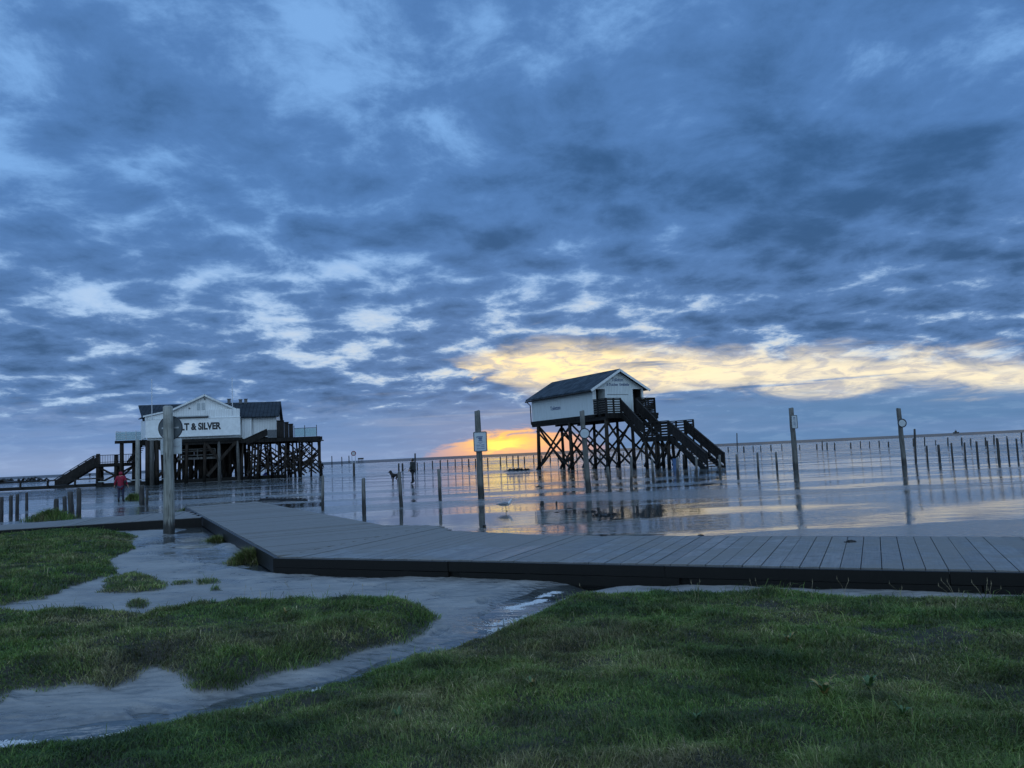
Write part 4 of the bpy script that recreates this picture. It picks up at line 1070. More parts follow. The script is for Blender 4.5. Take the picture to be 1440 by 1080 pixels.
t, b0, tp, r = sign_post(238, 752, 236, 572, 12.5, 'tall grey sign post before the restaurant, showing backs of a round and a rectangular sign')
c = local(b0, 236.3, 601.5); rr = 15.6 * b0.length / FPX
ds = disc('round_sign', SIGNG, t, c, rr, r * 1.05, r * 1.05 + .02)
ring('sign_rim', DARKR, ds, c, rr * .96, rr * 1.0, r * 1.05 - .012, r * 1.05 + .028)
q = MB(); q.box(c[0] - .22, c[0] + .22, r * 1.0, r * 1.05 - .004, c[1] - .02, c[1] + .02); q.box(c[0] - rr * .62, c[0] - rr * .48, r * .98, r * 1.04, c[1] - rr * .72, c[1] - rr * .60); q.build('sign_bracket', METAL, ds)
a0 = local(b0, 222.3, 617.6); a1 = local(b0, 252.4, 638)
q = MB(); q.box(a0[0], a1[0], r * 1.05, r * 1.05 + .015, a1[1], a0[1]); pn = q.build('rectangular_sign', SIGNP, t)
q = MB(); q.box(a0[0] + .05, a1[0] - .05, r * 1.0, r * 1.05 - .003, (a0[1] + a1[1]) / 2 - .015, (a0[1] + a1[1]) / 2 + .015); q.build('sign_bracket', METAL, pn)

def notice(t, b0, r, p0, p1, lines):
    a0 = local(b0, *p0, -r); a1 = local(b0, *p1, -r)
    x0, x1, z1, z0 = a0[0], a1[0], a0[1], a1[1]; y = -r * 1.1
    q = MB(); q.box(x0, x1, y - .02, y, z0, z1); pn = q.build('notice_board', SIGNF, t)
    q = MB(); e = .018
    for A in ((x0 - e, x0 + e, z0, z1), (x1 - e, x1 + e, z0, z1)): q.box(A[0], A[1], y - .028, y + .006, A[2], A[3])
    for A in ((z0 - e, z0 + e), (z1 - e, z1 + e)): q.box(x0 + e, x1 - e, y - .027, y + .005, A[0], A[1])
    q.build('board_frame', GREYT, pn)
    # the dark pictogram and rows of small print seen on the board
    w, h = x1 - x0, z1 - z0
    q = MB()
    for fx0, fx1, fz0, fz1 in lines: q.box(x0 + fx0 * w, x0 + fx1 * w, y - .0235, y - .021, z0 + fz0 * h, z0 + fz1 * h)
    q.build('notice_print', BLUEP, pn)
t, b0, tp, r = sign_post(677, 698, 671, 578, 8.5, 'grey sign post with a square notice board, beside the orange sunset glow', DULLW)
notice(t, b0, r, (666, 608), (685, 634), ((.28, .70, .74, .78), (.36, .66, .64, .72), (.40, .62, .58, .62), (.36, .66, .54, .57), (.2, .30, .72, .76), (.28, .48, .46, .48), (.52, .72, .46, .48), (.42, .58, .40, .42), (.2, .5, .30, .33), (.55, .8, .31, .34), (.2, .44, .22, .24), (.52, .8, .23, .25), (.2, .5, .12, .145), (.54, .82, .13, .15)))
t, b0, tp, r = sign_post(828, 689, 818.3, 578, 7.2, 'leaning grey sign post with a round dark-rimmed sign, in front of the white hut', DULLW)
c = local(b0, 822, 609.5, -r); rr = 7.6 * b0.length / FPX
ds = disc('round_sign', SIGNF, t, c, rr * .86, -r * 1.1 - .02, -r * 1.1); ring('sign_rim', DARKR, ds, c, rr * .80, rr, -r * 1.1 - .026, -r * 1.1 + .004)
t, b0, tp, r = sign_post(1119.5, 661, 1112.4, 574, 6.6, 'dark sign post with a tall narrow notice, right of the staircase', DULLW)
notice(t, b0, r, (1112.2, 584.5), (1121.5, 602), ((.35, .62, .80, .86), (.30, .66, .70, .75), (.3, .7, .55, .58), (.3, .7, .44, .47), (.28, .72, .30, .36), (.28, .5, .16, .20), (.56, .74, .16, .20)))
t, b0, tp, r = sign_post(1272, 655, 1263.5, 574.5, 5.6, 'slanting sign post with a small round sign, at the right side of the wet sand', DULLW)
c = local(b0, 1268.3, 595, -r); rr = 5.6 * b0.length / FPX
ds = disc('round_sign', SIGNF, t, c, rr * .84, -r * 1.1 - .02, -r * 1.1); ring('sign_rim', DARKR, ds, c, rr * .76, rr, -r * 1.1 - .026, -r * 1.1 + .004)
t, b0, tp, r = sign_post(193.5, 701, 193.4, 619, 5.2, 'old greenish sign post left of the thick restaurant pillar, grass at its foot')

ORD = ['first', 'second', 'third', 'fourth', 'fifth', 'sixth', 'seventh', 'eighth', 'ninth', 'tenth', 'eleventh', 'twelfth', 'thirteenth', 'fourteenth', 'fifteenth', 'sixteenth']
ROWA = [(454, 718, 454, 669, 3.8), (512, 721, 511, 673, 5.4), (564.5, 713, 561.5, 664, 5), (619, 702, 617, 660, 4.4), (857, 687, 854.5, 657, 4.2), (888, 685, 887.8, 643, 3.8), (919, 677, 917, 646, 3.6),
        (953.5, 673, 952.6, 644, 4), (980, 671, 979, 643, 3.2), (1013, 669, 1011.8, 640, 3.4), (1038, 667, 1035.7, 639, 3.2), (1066.8, 668, 1065, 636.5, 3), (1093, 661.5, 1091, 636, 2.8)]
for i, (bx, by, tx, ty, w) in enumerate(ROWA):
    px_post(bx, by, tx, ty, w, POSTW, 'wooden_post', ORD[i] + ' short post from the left in the near row passing the white hut', 'post', 'near row of short posts')
ROWB = [(1304.6, 651.5, 1303, 627, 2.6), (1321.7, 651, 1319.5, 625.5, 3.6), (1340, 650.5, 1337.6, 623, 2.6), (1358, 650, 1356, 622.5, 2.6), (1375.4, 649.5, 1373, 621, 3), (1390.4, 648.5, 1388, 620, 2.4),
        (1405, 648, 1402, 616.5, 3.6), (1419, 647, 1416, 617, 2.4), (1431.7, 645, 1429, 617, 2.4), (1447, 644, 1444.5, 615, 2.6)]
for i, (bx, by, tx, ty, w) in enumerate(ROWB[:9]):
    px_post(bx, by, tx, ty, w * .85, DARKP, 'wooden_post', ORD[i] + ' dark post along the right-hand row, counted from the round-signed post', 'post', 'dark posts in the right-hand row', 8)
px_post(1288, 651, 1286, 603.5, 2.6, DARKP, 'tall_pole', 'tall thin dark pole just right of the round-signed post', 'pole', None, 8)
LEFTP = [(1.8, 733, 2.2, 699, 4.2), (15, 725.5, 15.4, 697, 4), (24, 724.5, 24.4, 695, 3.8), (37.5, 718.5, 37.4, 693, 3.2)]
for i, (bx, by, tx, ty, w) in enumerate(LEFTP):
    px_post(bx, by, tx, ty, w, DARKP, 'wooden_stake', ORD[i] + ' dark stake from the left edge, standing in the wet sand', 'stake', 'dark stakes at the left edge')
for i, (bx, by, tx, ty, w) in enumerate([(79.3, 724, 79, 702, 5.5), (91.7, 726, 90.5, 698.6, 4.6), (100.5, 727.5, 98.7, 692, 6.4), (110.5, 728, 111.2, 687, 5.4)]):
    px_post(bx, by, tx, ty, w, DARKP, 'wooden_stake', ('shortest thick stake rising out of the left grass mound', 'thin stake second from the left at the grass mound', 'thickest leaning stake at the grass mound', 'tallest upright stake at the right of the grass mound')[i], 'stake', 'four stakes at the grass mound')
px_post(199.8, 711, 199.4, 683, 6.2, DARKP, 'wooden_stake', 'thick broken stake between the old sign post and a thin stake', 'stake')
px_post(206.4, 711, 207, 686.7, 3.2, DARKP, 'wooden_stake', 'thin upright stake right of the broken stake', 'stake')
FAR = [(561, 662.4, 560.7, 651.7, 2.2), (566.3, 662, 566, 651.7, 2.6), (584, 662.4, 583.7, 637.7, 2.2)]
px_post(561, 662.4, 560.7, 651.7, 2.2, DARKP, 'wooden_post', 'thick stump at the left end of the far fence, behind the dog', 'post', None, 8)
px_post(566.3, 662, 566, 651.7, 2.6, DARKP, 'wooden_post', 'second thick stump of the far fence, left of the dog walker', 'post', None, 8)
px_post(584, 662.4, 583.7, 637.7, 2.2, DARKP, 'tall_pole', 'tall dark pole directly behind the dog walker', 'pole', None, 8)
far_pts = [(586.6, 661, 650.5), (596.6, 660.7, 650), (608, 659, 648), (619, 659, 647), (629.5, 657.6, 646.6), (640, 657, 645.8), (649.6, 656.6, 644.8), (659, 656, 645.3), (668.6, 656.4, 645.3), (685.7, 656.3, 643.8),
           (703.6, 654, 642.6), (712.2, 653.4, 641.3), (721.2, 653, 641), (728.5, 652.6, 641), (737.3, 652.2, 642), (750.4, 651, 640.5)]
x = 762
while x < 1010: far_pts.append((x, 651.2 - (x - 750) * .041, 641 - (x - 750) * .041)); x += random.uniform(10, 15)
far_pts += [(1000 + a / 3.273, 560 + b / 3.273, 560 + c / 3.273) for a, c, b in ((78, 225, 248), (150, 222, 249), (193, 218, 245), (228, 218, 247), (275, 215, 242), (325, 212, 240), (407, 215, 238), (486, 212, 237), (511, 198, 237), (533, 205, 237), (568, 205, 238),
            (642, 205, 231), (687, 198, 231), (729, 200, 229), (773, 195, 227), (816, 200, 226), (930, 185, 222), (982, 180, 218), (1033, 193, 216), (1089, 181, 218), (1153, 181, 216), (1194, 185, 218), (1262, 180, 217), (1301, 170, 210), (1361, 175, 212), (1428, 158, 206))]
for bx, by, ty in far_pts:
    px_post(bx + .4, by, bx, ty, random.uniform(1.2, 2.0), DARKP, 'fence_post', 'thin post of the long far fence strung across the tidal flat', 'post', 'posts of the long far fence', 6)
px_post(1037, 635, 1036.2, 609, 1.4, DARKP, 'tall_pole', 'tall thin pole just right of the stair foot, far out on the flat', 'pole', None, 6)
for bx, by, ty, lb in ((467, 656.4, 641.5, 'thin pole on the flat right of the restaurant, left one of a loose pair'), (481, 655, 642.5, 'thin pole on the flat left of the small round sign'), (448.6, 658, 638.5, 'thin leaning pole behind the person by the restaurant'), (491, 651, 641, 'faint thin pole just left of the small round sign')):
    px_post(bx, by, bx - .4, ty, 1.3, DARKP, 'tall_pole', lb, 'pole', 'thin poles beyond the restaurant', 6)

# small round sign far out
base = at(498, 670, 0); t = thing('sign_post', 'thick short post carrying a small red-rimmed round sign, between restaurant and dog', 'sign post', base)
top = dep(497.6, 651.6, base.y); r = 1.5 * base.length / FPX
post_mesh(t, 'post', base, top, r, r, DARKP, 8)
k = local(base, 497.3, 637.6); q = MB(); q.tube([(-.18, 0, top.z - .1), (-.18, 0, k[1] - .2)], [.03, .03], 6); q.tube([(.18, 0, top.z - .1), (.18, 0, k[1] - .2)], [.03, .03], 6); q.build('sign_frame', SIGNP, t)
rr = 3.4 * base.length / FPX; ds = disc('round_sign', SIGNP, t, (k[0], k[1]), rr * .85, -.06, -.03, 20); ring('sign_rim', REDR, ds, (k[0], k[1]), rr * .68, rr, -.07, -.028, 24)

# far hut on the flat and a beacon on the horizon
base = at(507, 650.5, 0)
t = thing('far_platform', 'tiny dark platform on legs on the horizon right of the small round sign', 'platform', base)
s = base.length / FPX
q = MB(); q.box(-3.5 * s, 3.5 * s, 0, 5 * s, 4.3 * s, 6.4 * s); q.build('cabin', DARKP, t)
for a in (-3, -1, 1, 3): q = MB(); q.tube([(a * s, 1 * s, -.5), (a * s, 1 * s, 4.4 * s)], [.35 * s, .3 * s], 6); q.build('leg', DARKP, t)
base = at(1344.5, 609.6, 0); base = Vector((base.x, base.y, 0)); s = base.length / FPX
t = thing('ship', 'tiny ship on the right horizon', 'ship', (base.x, base.y, .03))
q = MB(); q.prism([(-3.4 * s, 1.6 * s), (-2.7 * s, 0), (2.7 * s, 0), (3.6 * s, 1.8 * s)], -1 * s, 1 * s); q.build('hull', DARKP, t)
q = MB(); q.box(-1.2 * s, .8 * s, -.7 * s, .7 * s, 1.7 * s, 3.4 * s); q.tube([(0, 0, 3.2 * s), (0, 0, 4.8 * s)], [.3 * s, .25 * s], 6); q.build('bridge', DARKP, t)

# ------------------------------------------------------------------ small things on the sand
def clump(name, px, py, wpx, hpx, label, cat, group, mt=WEED, n=26, z=None):
    p = at(px, py, 0.02 if z is None else z); s = p.length / FPX; b = MB(); L = wpx * s / 2
    gz = max(ground_z(p.x, p.y), -.005) if z is None else z
    V = []; Fc = []; nu, nv = 18, 8                      # one lumpy low heap
    for i in range(nu):
        for j in range(nv + 1):
            a = 2 * math.pi * i / nu; e = j / nv
            rr = (1 - e) ** .7 * (1 + .35 * math.sin(a * 3 + 1) * (1 - e) + random.uniform(-.18, .18))
            V.append((math.cos(a) * L * rr, math.sin(a) * L * .45 * rr, hpx * s * (e ** .6) * random.uniform(.75, 1.1) - .01))
    for i in range(nu):
        for j in range(nv): Fc.append((i * (nv + 1) + j, ((i + 1) % nu) * (nv + 1) + j, ((i + 1) % nu) * (nv + 1) + j + 1, i * (nv + 1) + j + 1))
    b.add(V, Fc)
    for k in range(n):
        a = random.uniform(0, 6.28); u = random.uniform(.1, 1.0); c = Vector((math.cos(a) * L * u, math.sin(a) * L * .45 * u, hpx * s * (1 - u) * .6))
        d = Vector((math.cos(a + random.uniform(-.8, .8)), math.sin(a + random.uniform(-.8, .8)) * .5, random.uniform(-.1, .25))) * L * random.uniform(.2, .5)
        b.tube([c, c + d * .5 + Vector((0, 0, .1 * L)), c + d], [.05 * L, .04 * L, .015 * L], 5)
    o = b.build(name, mt, None); o.location = (p.x, p.y, gz); return tag(o, label, cat, group)
G = 'seaweed lying on the wet sand'
for a in ((850, 723, 36, 2.6, 'longest dark strand of seaweed on the wet sand in front of the hut'), (828, 718.6, 20, 1.8, 'seaweed strand just left of the longest one'), (800, 714, 9, 1.6, 'small seaweed scrap right of the two black stubs'),
          (783, 719.5, 8, 1.5, 'seaweed scrap below the smaller black stub'), (757, 684, 7, 1.8, 'seaweed lump on the sand left of the leaning sign post'), (838, 686.5, 6, 2, 'seaweed lump touching the foot of the leaning sign post'),
          (868, 729, 12, 1.6, 'low seaweed scrap nearest the boardwalk'), (896, 721, 10, 1.2, 'thin seaweed scrap right of the longest strand')):
    clump('seaweed', *a[:4], a[4], 'seaweed', G)
for a in ((1196, 762, 14, 3.2, 'dark seaweed clump lying on the boardwalk planks'), (848, 753.4, 10, 1.8, 'thin seaweed clump on the back edge of the boardwalk'), (985, 752.6, 8, 2.2, 'small dark clump on the back edge, right of the thin one')):
    clump('seaweed', *a[:4], a[4], 'seaweed', 'seaweed lying on the boardwalk', z=DZ + .004)
clump('driftwood', 727, 662, 38, 2.4, 'long low dark drift heap on the flat left of the hut stilts', 'driftwood', None, STILTW)
clump('seaweed_bank', 26, 678.5, 60, 2.6, 'long dark seaweed bank on the far flat at the left edge', 'seaweed bank', None)
for px, py, lb in ((762.3, 709.8, 'square black stub sticking out of the wet sand'), (782.6, 709.2, 'smaller black stub right of the square one')):
    px_post(px, py, px, py - (5 if px < 770 else 4), 5 if px < 770 else 2.6, WEED, 'post_stub', lb, 'stub', None, 8)
px_post(681, 740.5, 681, 738.2, 5, WEED, 'post_stub', 'low dark stub in the wet sand just behind the boardwalk', 'stub', None, 8)
g0, g1 = at(373, 702.2, 0), at(431, 704.2, 0)
t = thing('timber_groyne', 'low row of dark timber teeth in the wet sand behind the boardwalk', 'groyne', g0)
b = MB(); b.beam((-.2, 0, .02), ((g1 - g0).x, (g1 - g0).y, .02), .12, .08); b.build('rail', TARW, t)
for k in range(11):
    u = (k + .5) / 11; b = MB(); p = (g1 - g0) * u; b.tube([(p.x, p.y, -.2), (p.x, p.y, .10 + random.uniform(-.02, .02))], [.055, .05], 7); b.build('tooth', TARW, t)
p = at(950.5, 661, 0); t = thing('blue_bin', 'narrow blue bin on the sand in front of the hut stairs', 'bin', p); s = p.length / FPX
b = MB(); b.box(-3 * s, 3 * s, 0, 5 * s, 0, 14 * s); b.build('body', BLUEB, t); b = MB(); b.box(-3.4 * s, 3.4 * s, -.4 * s, 5.4 * s, 14 * s, 15.6 * s); b.build('lid', BLUEB, t)
clump('cloth_bundle', 374, 671.5, 13, 7, 'dark blue bundle lying under the restaurant deck', 'bundle', None, PURPLE, 6)

# ------------------------------------------------------------------ people and animals
def skin(name, J, E, mt, parent, levels=1, root=None):
    """J: {key: ((x,y,z), radius or (rx,ry))}; one continuous surface grown from a skeleton"""
    keys = list(J); me = bpy.data.meshes.new(name); me.from_pydata([J[k][0] for k in keys], [(keys.index(a), keys.index(b)) for a, b in E], [])
    o = bpy.data.objects.new(name, me); COL.objects.link(o)
    md = o.modifiers.new('skin', 'SKIN'); md.use_smooth_shade = True
    for i, k in enumerate(keys):
        r = J[k][1]; me.skin_vertices[0].data[i].radius = r if isinstance(r, tuple) else (r, r)
        me.skin_vertices[0].data[i].use_root = (k == (root or keys[0]))
    sb = o.modifiers.new('sub', 'SUBSURF'); sb.levels = levels; sb.render_levels = levels
    bpy.context.view_layer.update()
    nm = bpy.data.meshes.new_from_object(o.evaluated_get(bpy.context.evaluated_depsgraph_get()))
    bpy.data.objects.remove(o); nm.name = name; nm.materials.clear(); nm.materials.append(mt)
    r_ = bpy.data.objects.new(name, nm); COL.objects.link(r_); r_.parent = parent
    return r_
def person(loc, rz, label, coat, trousers, hgt=1.7, hood=False, stride=.12, arms=((.06, .0), (.06, .0)), long_coat=True, pack=None):
    t = thing('person', label, 'person', loc, rz)
    k = hgt / 1.72; P = lambda x, y, z: (x * k, y * k, z * k)
    J = {'hip': (P(0, 0, .93), (.15 * k, .11 * k)), 'belly': (P(0, 0, 1.08), (.14 * k, .10 * k)), 'chest': (P(0, 0, 1.28), (.165 * k, .11 * k)), 'yoke': (P(0, 0, 1.41), (.10 * k, .085 * k)), 'neck': (P(0, .01, 1.48), .052 * k),
         'jaw': (P(0, .03, 1.545), (.062 * k, .075 * k)), 'head': (P(0, .02, 1.625), (.076 * k, .095 * k)), 'crown': (P(0, .01, 1.69), (.055 * k, .07 * k)), 'nose': (P(0, .128, 1.60), .012 * k)}
    E = [('hip', 'belly'), ('belly', 'chest'), ('chest', 'yoke'), ('yoke', 'neck'), ('neck', 'jaw'), ('jaw', 'head'), ('head', 'crown'), ('head', 'nose')]
    cj = {'hem': (P(0, 0, .66 if long_coat else .86), (.235 * k, .18 * k)), 'waist': (P(0, 0, .98), (.19 * k, .145 * k)), 'chest': (P(0, 0, 1.27), (.205 * k, .15 * k)), 'yoke': (P(0, 0, 1.42), (.135 * k, .11 * k)), 'collar': (P(0, 0, 1.485), .085 * k)}
    ce = [('hem', 'waist'), ('waist', 'chest'), ('chest', 'yoke'), ('yoke', 'collar')]
    tj = {'hip': (P(0, 0, .93), (.165 * k, .125 * k))}; te = []; boots = []
    for s, nm in ((-1, 'l'), (1, 'r')):
        out, fwd = arms[0 if s < 0 else 1]
        el = P(s * (.235 + out * .6), -.04 + fwd * .4, 1.14 + abs(fwd) * .1); wr = P(s * (.245 + out * 1.6), .03 + fwd, .915 + abs(out) * .25 + abs(fwd) * .25)
        J[nm + 'sh'] = (P(s * .185, 0, 1.405), .06 * k); J[nm + 'el'] = (el, .043 * k); J[nm + 'wr'] = (wr, .03 * k)
        hd = (Vector(wr) - Vector(el)).normalized(); pm = Vector(wr) + hd * .06 * k; J[nm + 'pa'] = (tuple(pm), (.042 * k, .020 * k))
        E += [('yoke', nm + 'sh'), (nm + 'sh', nm + 'el'), (nm + 'el', nm + 'wr'), (nm + 'wr', nm + 'pa')]
        for f_ in range(4):
            a = pm + hd * .045 * k + Vector((0, (f_ - 1.5) * .021 * k, 0)); b_ = a + hd * (.035 + .008 * (1 - abs(f_ - 1.3))) * k + Vector((-s * .012 * k, 0, 0)); c_ = b_ + hd * .018 * k + Vector((-s * .022 * k, 0, 0))
            J[f'{nm}f{f_}a'] = (tuple(a), .0095 * k); J[f'{nm}f{f_}b'] = (tuple(b_), .0085 * k); J[f'{nm}f{f_}c'] = (tuple(c_), .0075 * k)
            E += [(nm + 'pa', f'{nm}f{f_}a'), (f'{nm}f{f_}a', f'{nm}f{f_}b'), (f'{nm}f{f_}b', f'{nm}f{f_}c')]
        th = Vector(wr) + hd * .035 * k + Vector((0, .04 * k, 0)); J[nm + 't1'] = (tuple(th), .012 * k); J[nm + 't2'] = (tuple(th + hd * .04 * k + Vector((0, .012 * k, 0))), .009 * k)
        E += [(nm + 'wr', nm + 't1'), (nm + 't1', nm + 't2')]
        J[nm + 'ear'] = (P(s * .088, .01, 1.615), .014 * k); E.append(('head', nm + 'ear'))
        st = s * stride
        kn = P(s * .095, st * .55 + .02, .49); an = P(s * .10, st, .10 + (.05 if st < 0 else 0))
        J[nm + 'hj'] = (P(s * .09, 0, .86), .085 * k); J[nm + 'kn'] = (kn, .055 * k); J[nm + 'an'] = (an, .038 * k); J[nm + 'to'] = ((an[0] + s * .02 * k, an[1] + .13 * k, .035 * k), .034 * k)
        E += [('hip', nm + 'hj'), (nm + 'hj', nm + 'kn'), (nm + 'kn', nm + 'an'), (nm + 'an', nm + 'to')]
        cj[nm + 'sh'] = (P(s * .19, 0, 1.405), .08 * k); cj[nm + 'el'] = (el, .068 * k); cj[nm + 'wr'] = (tuple(Vector(wr) - hd * .02 * k), .052 * k)
        ce += [('yoke', nm + 'sh'), (nm + 'sh', nm + 'el'), (nm + 'el', nm + 'wr')]
        tj[nm + 'hj'] = (P(s * .092, 0, .85), .102 * k); tj[nm + 'kn'] = (kn, .074 * k); tj[nm + 'an'] = ((an[0], an[1], an[2] + .05 * k), .062 * k)
        te += [('hip', nm + 'hj'), (nm + 'hj', nm + 'kn'), (nm + 'kn', nm + 'an')]
        boots.append({'a': ((an[0], an[1], an[2] + .12 * k), .06 * k), 'b': (an, .058 * k), 'c': ((an[0] + s * .015 * k, an[1] + .09 * k, .05 * k), .05 * k), 'd': ((an[0] + s * .02 * k, an[1] + .17 * k, .04 * k), .038 * k)})
    skin('body', J, E, SKIN, t); skin('coat', cj, ce, coat, t); skin('trousers', tj, te, trousers, t)
    for b in boots: skin('boot', b, [('a', 'b'), ('b', 'c'), ('c', 'd')], BOOT, t)
    hj = {'n': (P(0, -.03, 1.47), (.11 * k, .10 * k)), 'h': (P(0, -.025, 1.60), (.115 * k, .115 * k)), 'c': (P(0, -.02, 1.705), (.085 * k, .09 * k))} if hood else {'n': (P(0, -.035, 1.56), (.080 * k, .070 * k)), 'h': (P(0, -.02, 1.65), (.090 * k, .095 * k)), 'c': (P(0, 0, 1.715), (.06 * k, .07 * k))}
    skin('hood' if hood else 'hair', hj, [('n', 'h'), ('h', 'c')], coat if hood else HAIR, t)
    if pack:
        skin('bag', {'a': (P(.24, -.05, 1.22), (.10 * k, .08 * k)), 'b': (P(.26, -.05, 1.02), (.12 * k, .09 * k))}, [('a', 'b')], pack, t)
    return t
p = at(170, 706.6, 0); person((p.x, p.y, max(0, ground_z(p.x, p.y))), R(8), 'person in a hooded red coat and dark trousers walking towards the restaurant', REDC, NAVY, 1.66, hood=True, stride=.06, pack=BLACKC)
p = at(581, 680, 0); walker = person((p.x, p.y, max(0, ground_z(p.x, p.y))), R(70), 'person in a long dark parka holding a leash towards the dog', DGREEN, BLACKC, 1.66, hood=True, stride=.10, arms=((.05, .05), (.22, .30)))
p3 = at(452, 669.5, 0); person((p3.x, p3.y, 0), R(160), 'person in dark clothes standing at the right edge of the restaurant deck', BLACKC, NAVY, 1.75, stride=.08)
p4 = at(126.2, 672.5, 0); person((p4.x, p4.y, 0), R(200), 'tiny figure far away on the flat left of the restaurant landing', BLACKC, BLACKC, 1.72, stride=.14)

def dog(loc, rz, label):
    t = thing('dog', label, 'dog', loc, rz)
    J = {'chest': ((.0, .22, .50), (.12, .15)), 'loin': ((0, -.12, .53), (.085, .10)), 'rump': ((0, -.34, .52), (.09, .105)), 'tail1': ((0, -.48, .50), .03), 'tail2': ((0, -.64, .36), .022), 'tail3': ((0, -.74, .30), .014),
         'neck': ((0, .40, .66), (.075, .085)), 'head': ((0, .50, .77), (.075, .075)), 'muz': ((0, .62, .74), (.045, .042)), 'nose': ((0, .70, .725), .028), 'le': ((-.06, .47, .84), .022), 'lt': ((-.085, .49, .76), .015), 're': ((.06, .47, .84), .022), 'rt': ((.085, .49, .76), .015)}
    E = [('chest', 'loin'), ('loin', 'rump'), ('rump', 'tail1'), ('tail1', 'tail2'), ('tail2', 'tail3'), ('chest', 'neck'), ('neck', 'head'), ('head', 'muz'), ('muz', 'nose'), ('head', 'le'), ('le', 'lt'), ('head', 're'), ('re', 'rt')]
    for s, n in ((-1, 'l'), (1, 'r')):
        o = .06 * s
        J[n + 'f1'] = ((s * .09, .26, .40), .055); J[n + 'f2'] = ((s * .095, .24 + o, .22), .032); J[n + 'f3'] = ((s * .095, .26 + o, .05), .026); J[n + 'f4'] = ((s * .095, .31 + o, .02), .028)
        J[n + 'h1'] = ((s * .09, -.30, .40), .07); J[n + 'h2'] = ((s * .095, -.22 - o, .30), .045); J[n + 'h3'] = ((s * .095, -.42 - o, .20), .027); J[n + 'h4'] = ((s * .095, -.40 - o, .05), .024); J[n + 'h5'] = ((s * .095, -.34 - o, .02), .027)
        E += [('chest', n + 'f1'), (n + 'f1', n + 'f2'), (n + 'f2', n + 'f3'), (n + 'f3', n + 'f4'), ('rump', n + 'h1'), (n + 'h1', n + 'h2'), (n + 'h2', n + 'h3'), (n + 'h3', n + 'h4'), (n + 'h4', n + 'h5')]
    skin('body', J, E, DOGF, t)
    c = MB(); c.tube([(0, .405, .60), (0, .455, .68)], [.088, .085], 14); c.build('collar', BLACKC, t)
    return t
pd = at(556, 679, 0); dog((pd.x, pd.y, max(0, ground_z(pd.x, pd.y))), R(50), 'dark dog standing on the wet sand behind a short post')
hand = Vector((p.x, p.y, 0)) + Vector((-.42, -.12, 1.02)); neck = Vector((pd.x, pd.y, 0)) + Vector((-.3, .28, .66))
b = MB(); b.tube([hand, hand.lerp(neck, .35) - Vector((0, 0, .18)), hand.lerp(neck, .7) - Vector((0, 0, .15)), neck], [.012] * 4, 6); tag(b.build('dog_leash', BLACKC), 'dark leash between the person in the parka and the dog', 'leash')

def gull(loc, rz, label):
    t = thing('seagull', label, 'bird', loc, rz); s = .92
    J = {'tail': ((-.20, 0, .19), (.02, .035)), 'rump': ((-.11, 0, .19), (.045, .05)), 'body': ((0, 0, .19), (.066, .068)), 'breast': ((.09, 0, .205), (.058, .06)), 'neck': ((.145, 0, .265), (.032, .034)), 'head': ((.165, 0, .315), (.036, .036)), 'face': ((.195, 0, .312), .02)}
    skin('body', J, [('tail', 'rump'), ('rump', 'body'), ('body', 'breast'), ('breast', 'neck'), ('neck', 'head'), ('head', 'face')], GULLW, t, 2)
    skin('beak', {'a': ((.20, 0, .312), .012), 'b': ((.245, 0, .303), .005)}, [('a', 'b')], BEAK, t)
    for q in (-1, 1):
        skin('wing', {'a': ((.08, q * .052, .225), (.022, .04)), 'b': ((-.04, q * .064, .218), (.018, .05)), 'c': ((-.17, q * .035, .208), (.012, .03)), 'd': ((-.28, q * .012, .20), (.006, .012))}, [('a', 'b'), ('b', 'c'), ('c', 'd')], GULLG, t)
        skin('leg', {'a': ((.0, q * .03, .14), .010), 'b': ((.005, q * .03, .07), .007), 'c': ((-.005, q * .03, .006), .007), 'd': ((.05, q * .038, .004), .009)}, [('a', 'b'), ('b', 'c'), ('c', 'd')], BEAK, t)
pg = at(711.5, 718.5, 0); gull((pg.x, pg.y, max(0, ground_z(pg.x, pg.y))), R(5), 'small grey and white gull standing in the reflection of the sunset')

def weed(px, py, size, n, label, dry=False):
    p = at(px, py, .2); gz = ground_z(p.x, p.y)
    t = thing('weed_plant', label, 'weed', (p.x, p.y, gz), random.uniform(0, 6.28), 'broad-leaved weeds in the grass')
    for k in range(n):
        a = 2 * math.pi * k / n + random.uniform(-.35, .35); L = size * random.uniform(.65, 1.15); w = L * .11; V = []; Fc = []
        rise = random.uniform(.9, 1.9)
        for i in range(7):
            u = i / 6; wd = w * math.sin(math.pi * min(1, .12 + u * .88)) * (1 + .25 * math.sin(i * 2.3)); rr = L * u * .62; z = L * rise * (u - .55 * u * u) * 1.15 + .005
            V += [(rr, -wd, z + wd * .35), (rr, 0, z), (rr, wd, z + wd * .35)]
        for i in range(6):
            q = i * 3; Fc += [(q, q + 1, q + 4, q + 3), (q + 1, q + 2, q + 5, q + 4)]
        o = MB().add(V, Fc).build('leaf', LEAFD if dry and k % 2 else LEAFG, t, True); o.rotation_euler = (0, 0, a)
LEAFG = plain('weed_leaf', (.05, .11, .03), .5, .4, 14)
LEAFD = plain('withered_leaf', (.26, .19, .06), .6, .4, 14)
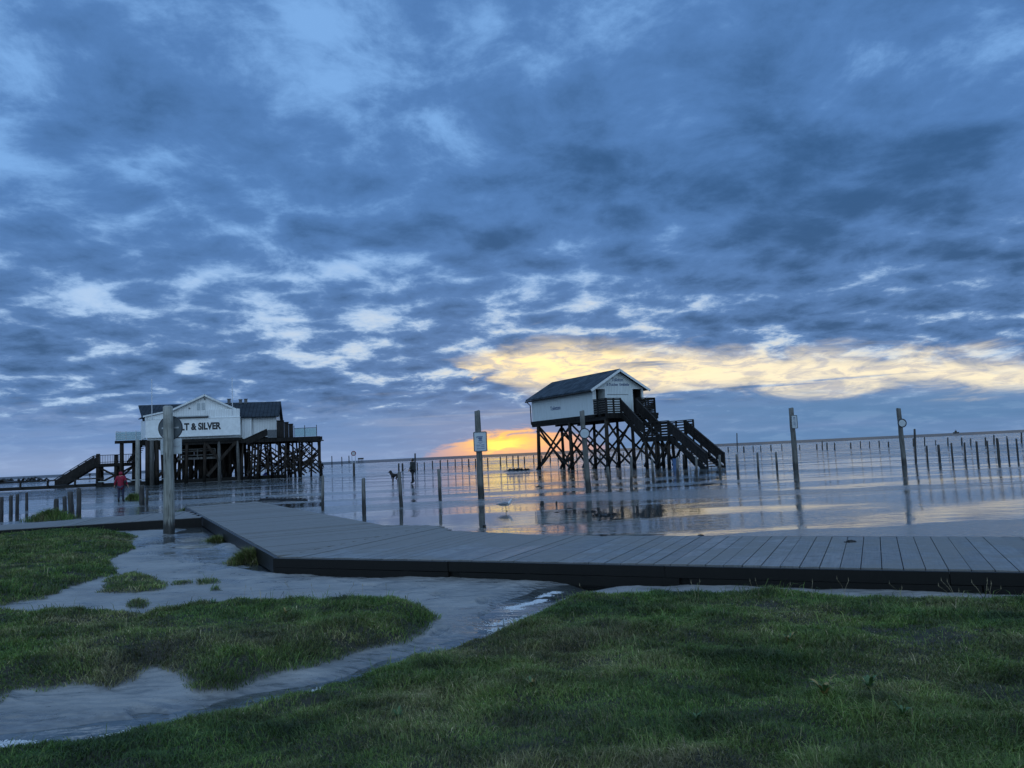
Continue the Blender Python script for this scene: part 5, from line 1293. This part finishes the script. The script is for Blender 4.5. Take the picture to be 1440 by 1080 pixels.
for px, py, sz, n, lb, dr in ((1160, 985, .15, 9, 'largest broad-leaved weed with yellowing leaves, lower right in the grass', True), (1222, 965, .12, 8, 'green broad-leaved weed just right of the largest one', False), (1110, 905, .10, 7, 'broad-leaved weed in the dark hollow of the right bank', True),
        (748, 972, .08, 6, 'small pale weed low in the middle of the grass', True), (1270, 1012, .09, 7, 'small weed near the lower right corner', False), (402, 860, .09, 6, 'yellowish weed on the grass tongue left of the channel', True), (300, 848, .09, 6, 'dark weed at the top edge of the grass tongue', False),
        (980, 1010, .08, 6, 'low green weed left of the largest weed', False), (560, 1010, .08, 6, 'low weed beside the lower end of the channel', False)):
    weed(px, py, sz * .8, n + 4, lb, dr)
def stalks(px0, px1, py, n, label):
    V = []; Fc = []
    c = at((px0 + px1) / 2, py, .18)
    for k in range(n):
        p = at(random.uniform(px0, px1), py + random.uniform(-3, 8), .18); gz = ground_z(p.x, p.y); h = random.uniform(.08, .2); a = random.uniform(0, 6.28); L = random.uniform(.02, .12); w = .0012
        for i in range(4):
            u = i / 3; b = Vector((p.x + math.cos(a) * L * u * u, p.y + math.sin(a) * L * u * u, gz + h * u)) - c
            V += [(b.x - w, b.y, b.z), (b.x + w, b.y, b.z), (b.x, b.y + w, b.z)]
        q = len(V) - 12
        for i in range(3):
            for j in range(3): Fc.append((q + i * 3 + j, q + i * 3 + (j + 1) % 3, q + i * 3 + 3 + (j + 1) % 3, q + i * 3 + 3 + j))
        hd = Vector(V[-1]); r = .0035; k0 = len(V)
        V += [(hd.x - r, hd.y, hd.z), (hd.x + r, hd.y, hd.z), (hd.x, hd.y, hd.z + .035), (hd.x, hd.y - r, hd.z), (hd.x, hd.y + r, hd.z)]
        Fc += [(k0, k0 + 3, k0 + 2), (k0 + 3, k0 + 1, k0 + 2), (k0 + 1, k0 + 4, k0 + 2), (k0 + 4, k0, k0 + 2)]
    me = bpy.data.meshes.new('dry_stalks'); me.from_pydata(V, [], Fc); me.materials.append(STRAW)
    o = bpy.data.objects.new('dry_stalks', me); COL.objects.link(o); o.location = c; tag(o, label, 'dry grass', None, 'stuff')
STRAW = plain('dry_straw', (.30, .25, .15), .7, .4, 20)
stalks(1130, 1440, 840, 16, 'thin dry grass stalks standing against the boardwalk front at right')
stalks(760, 1120, 838, 7, 'thin dry stalks along the upper edge of the large bank')
stalks(300, 560, 842, 9, 'thin dry stalks along the top of the grass tongue')
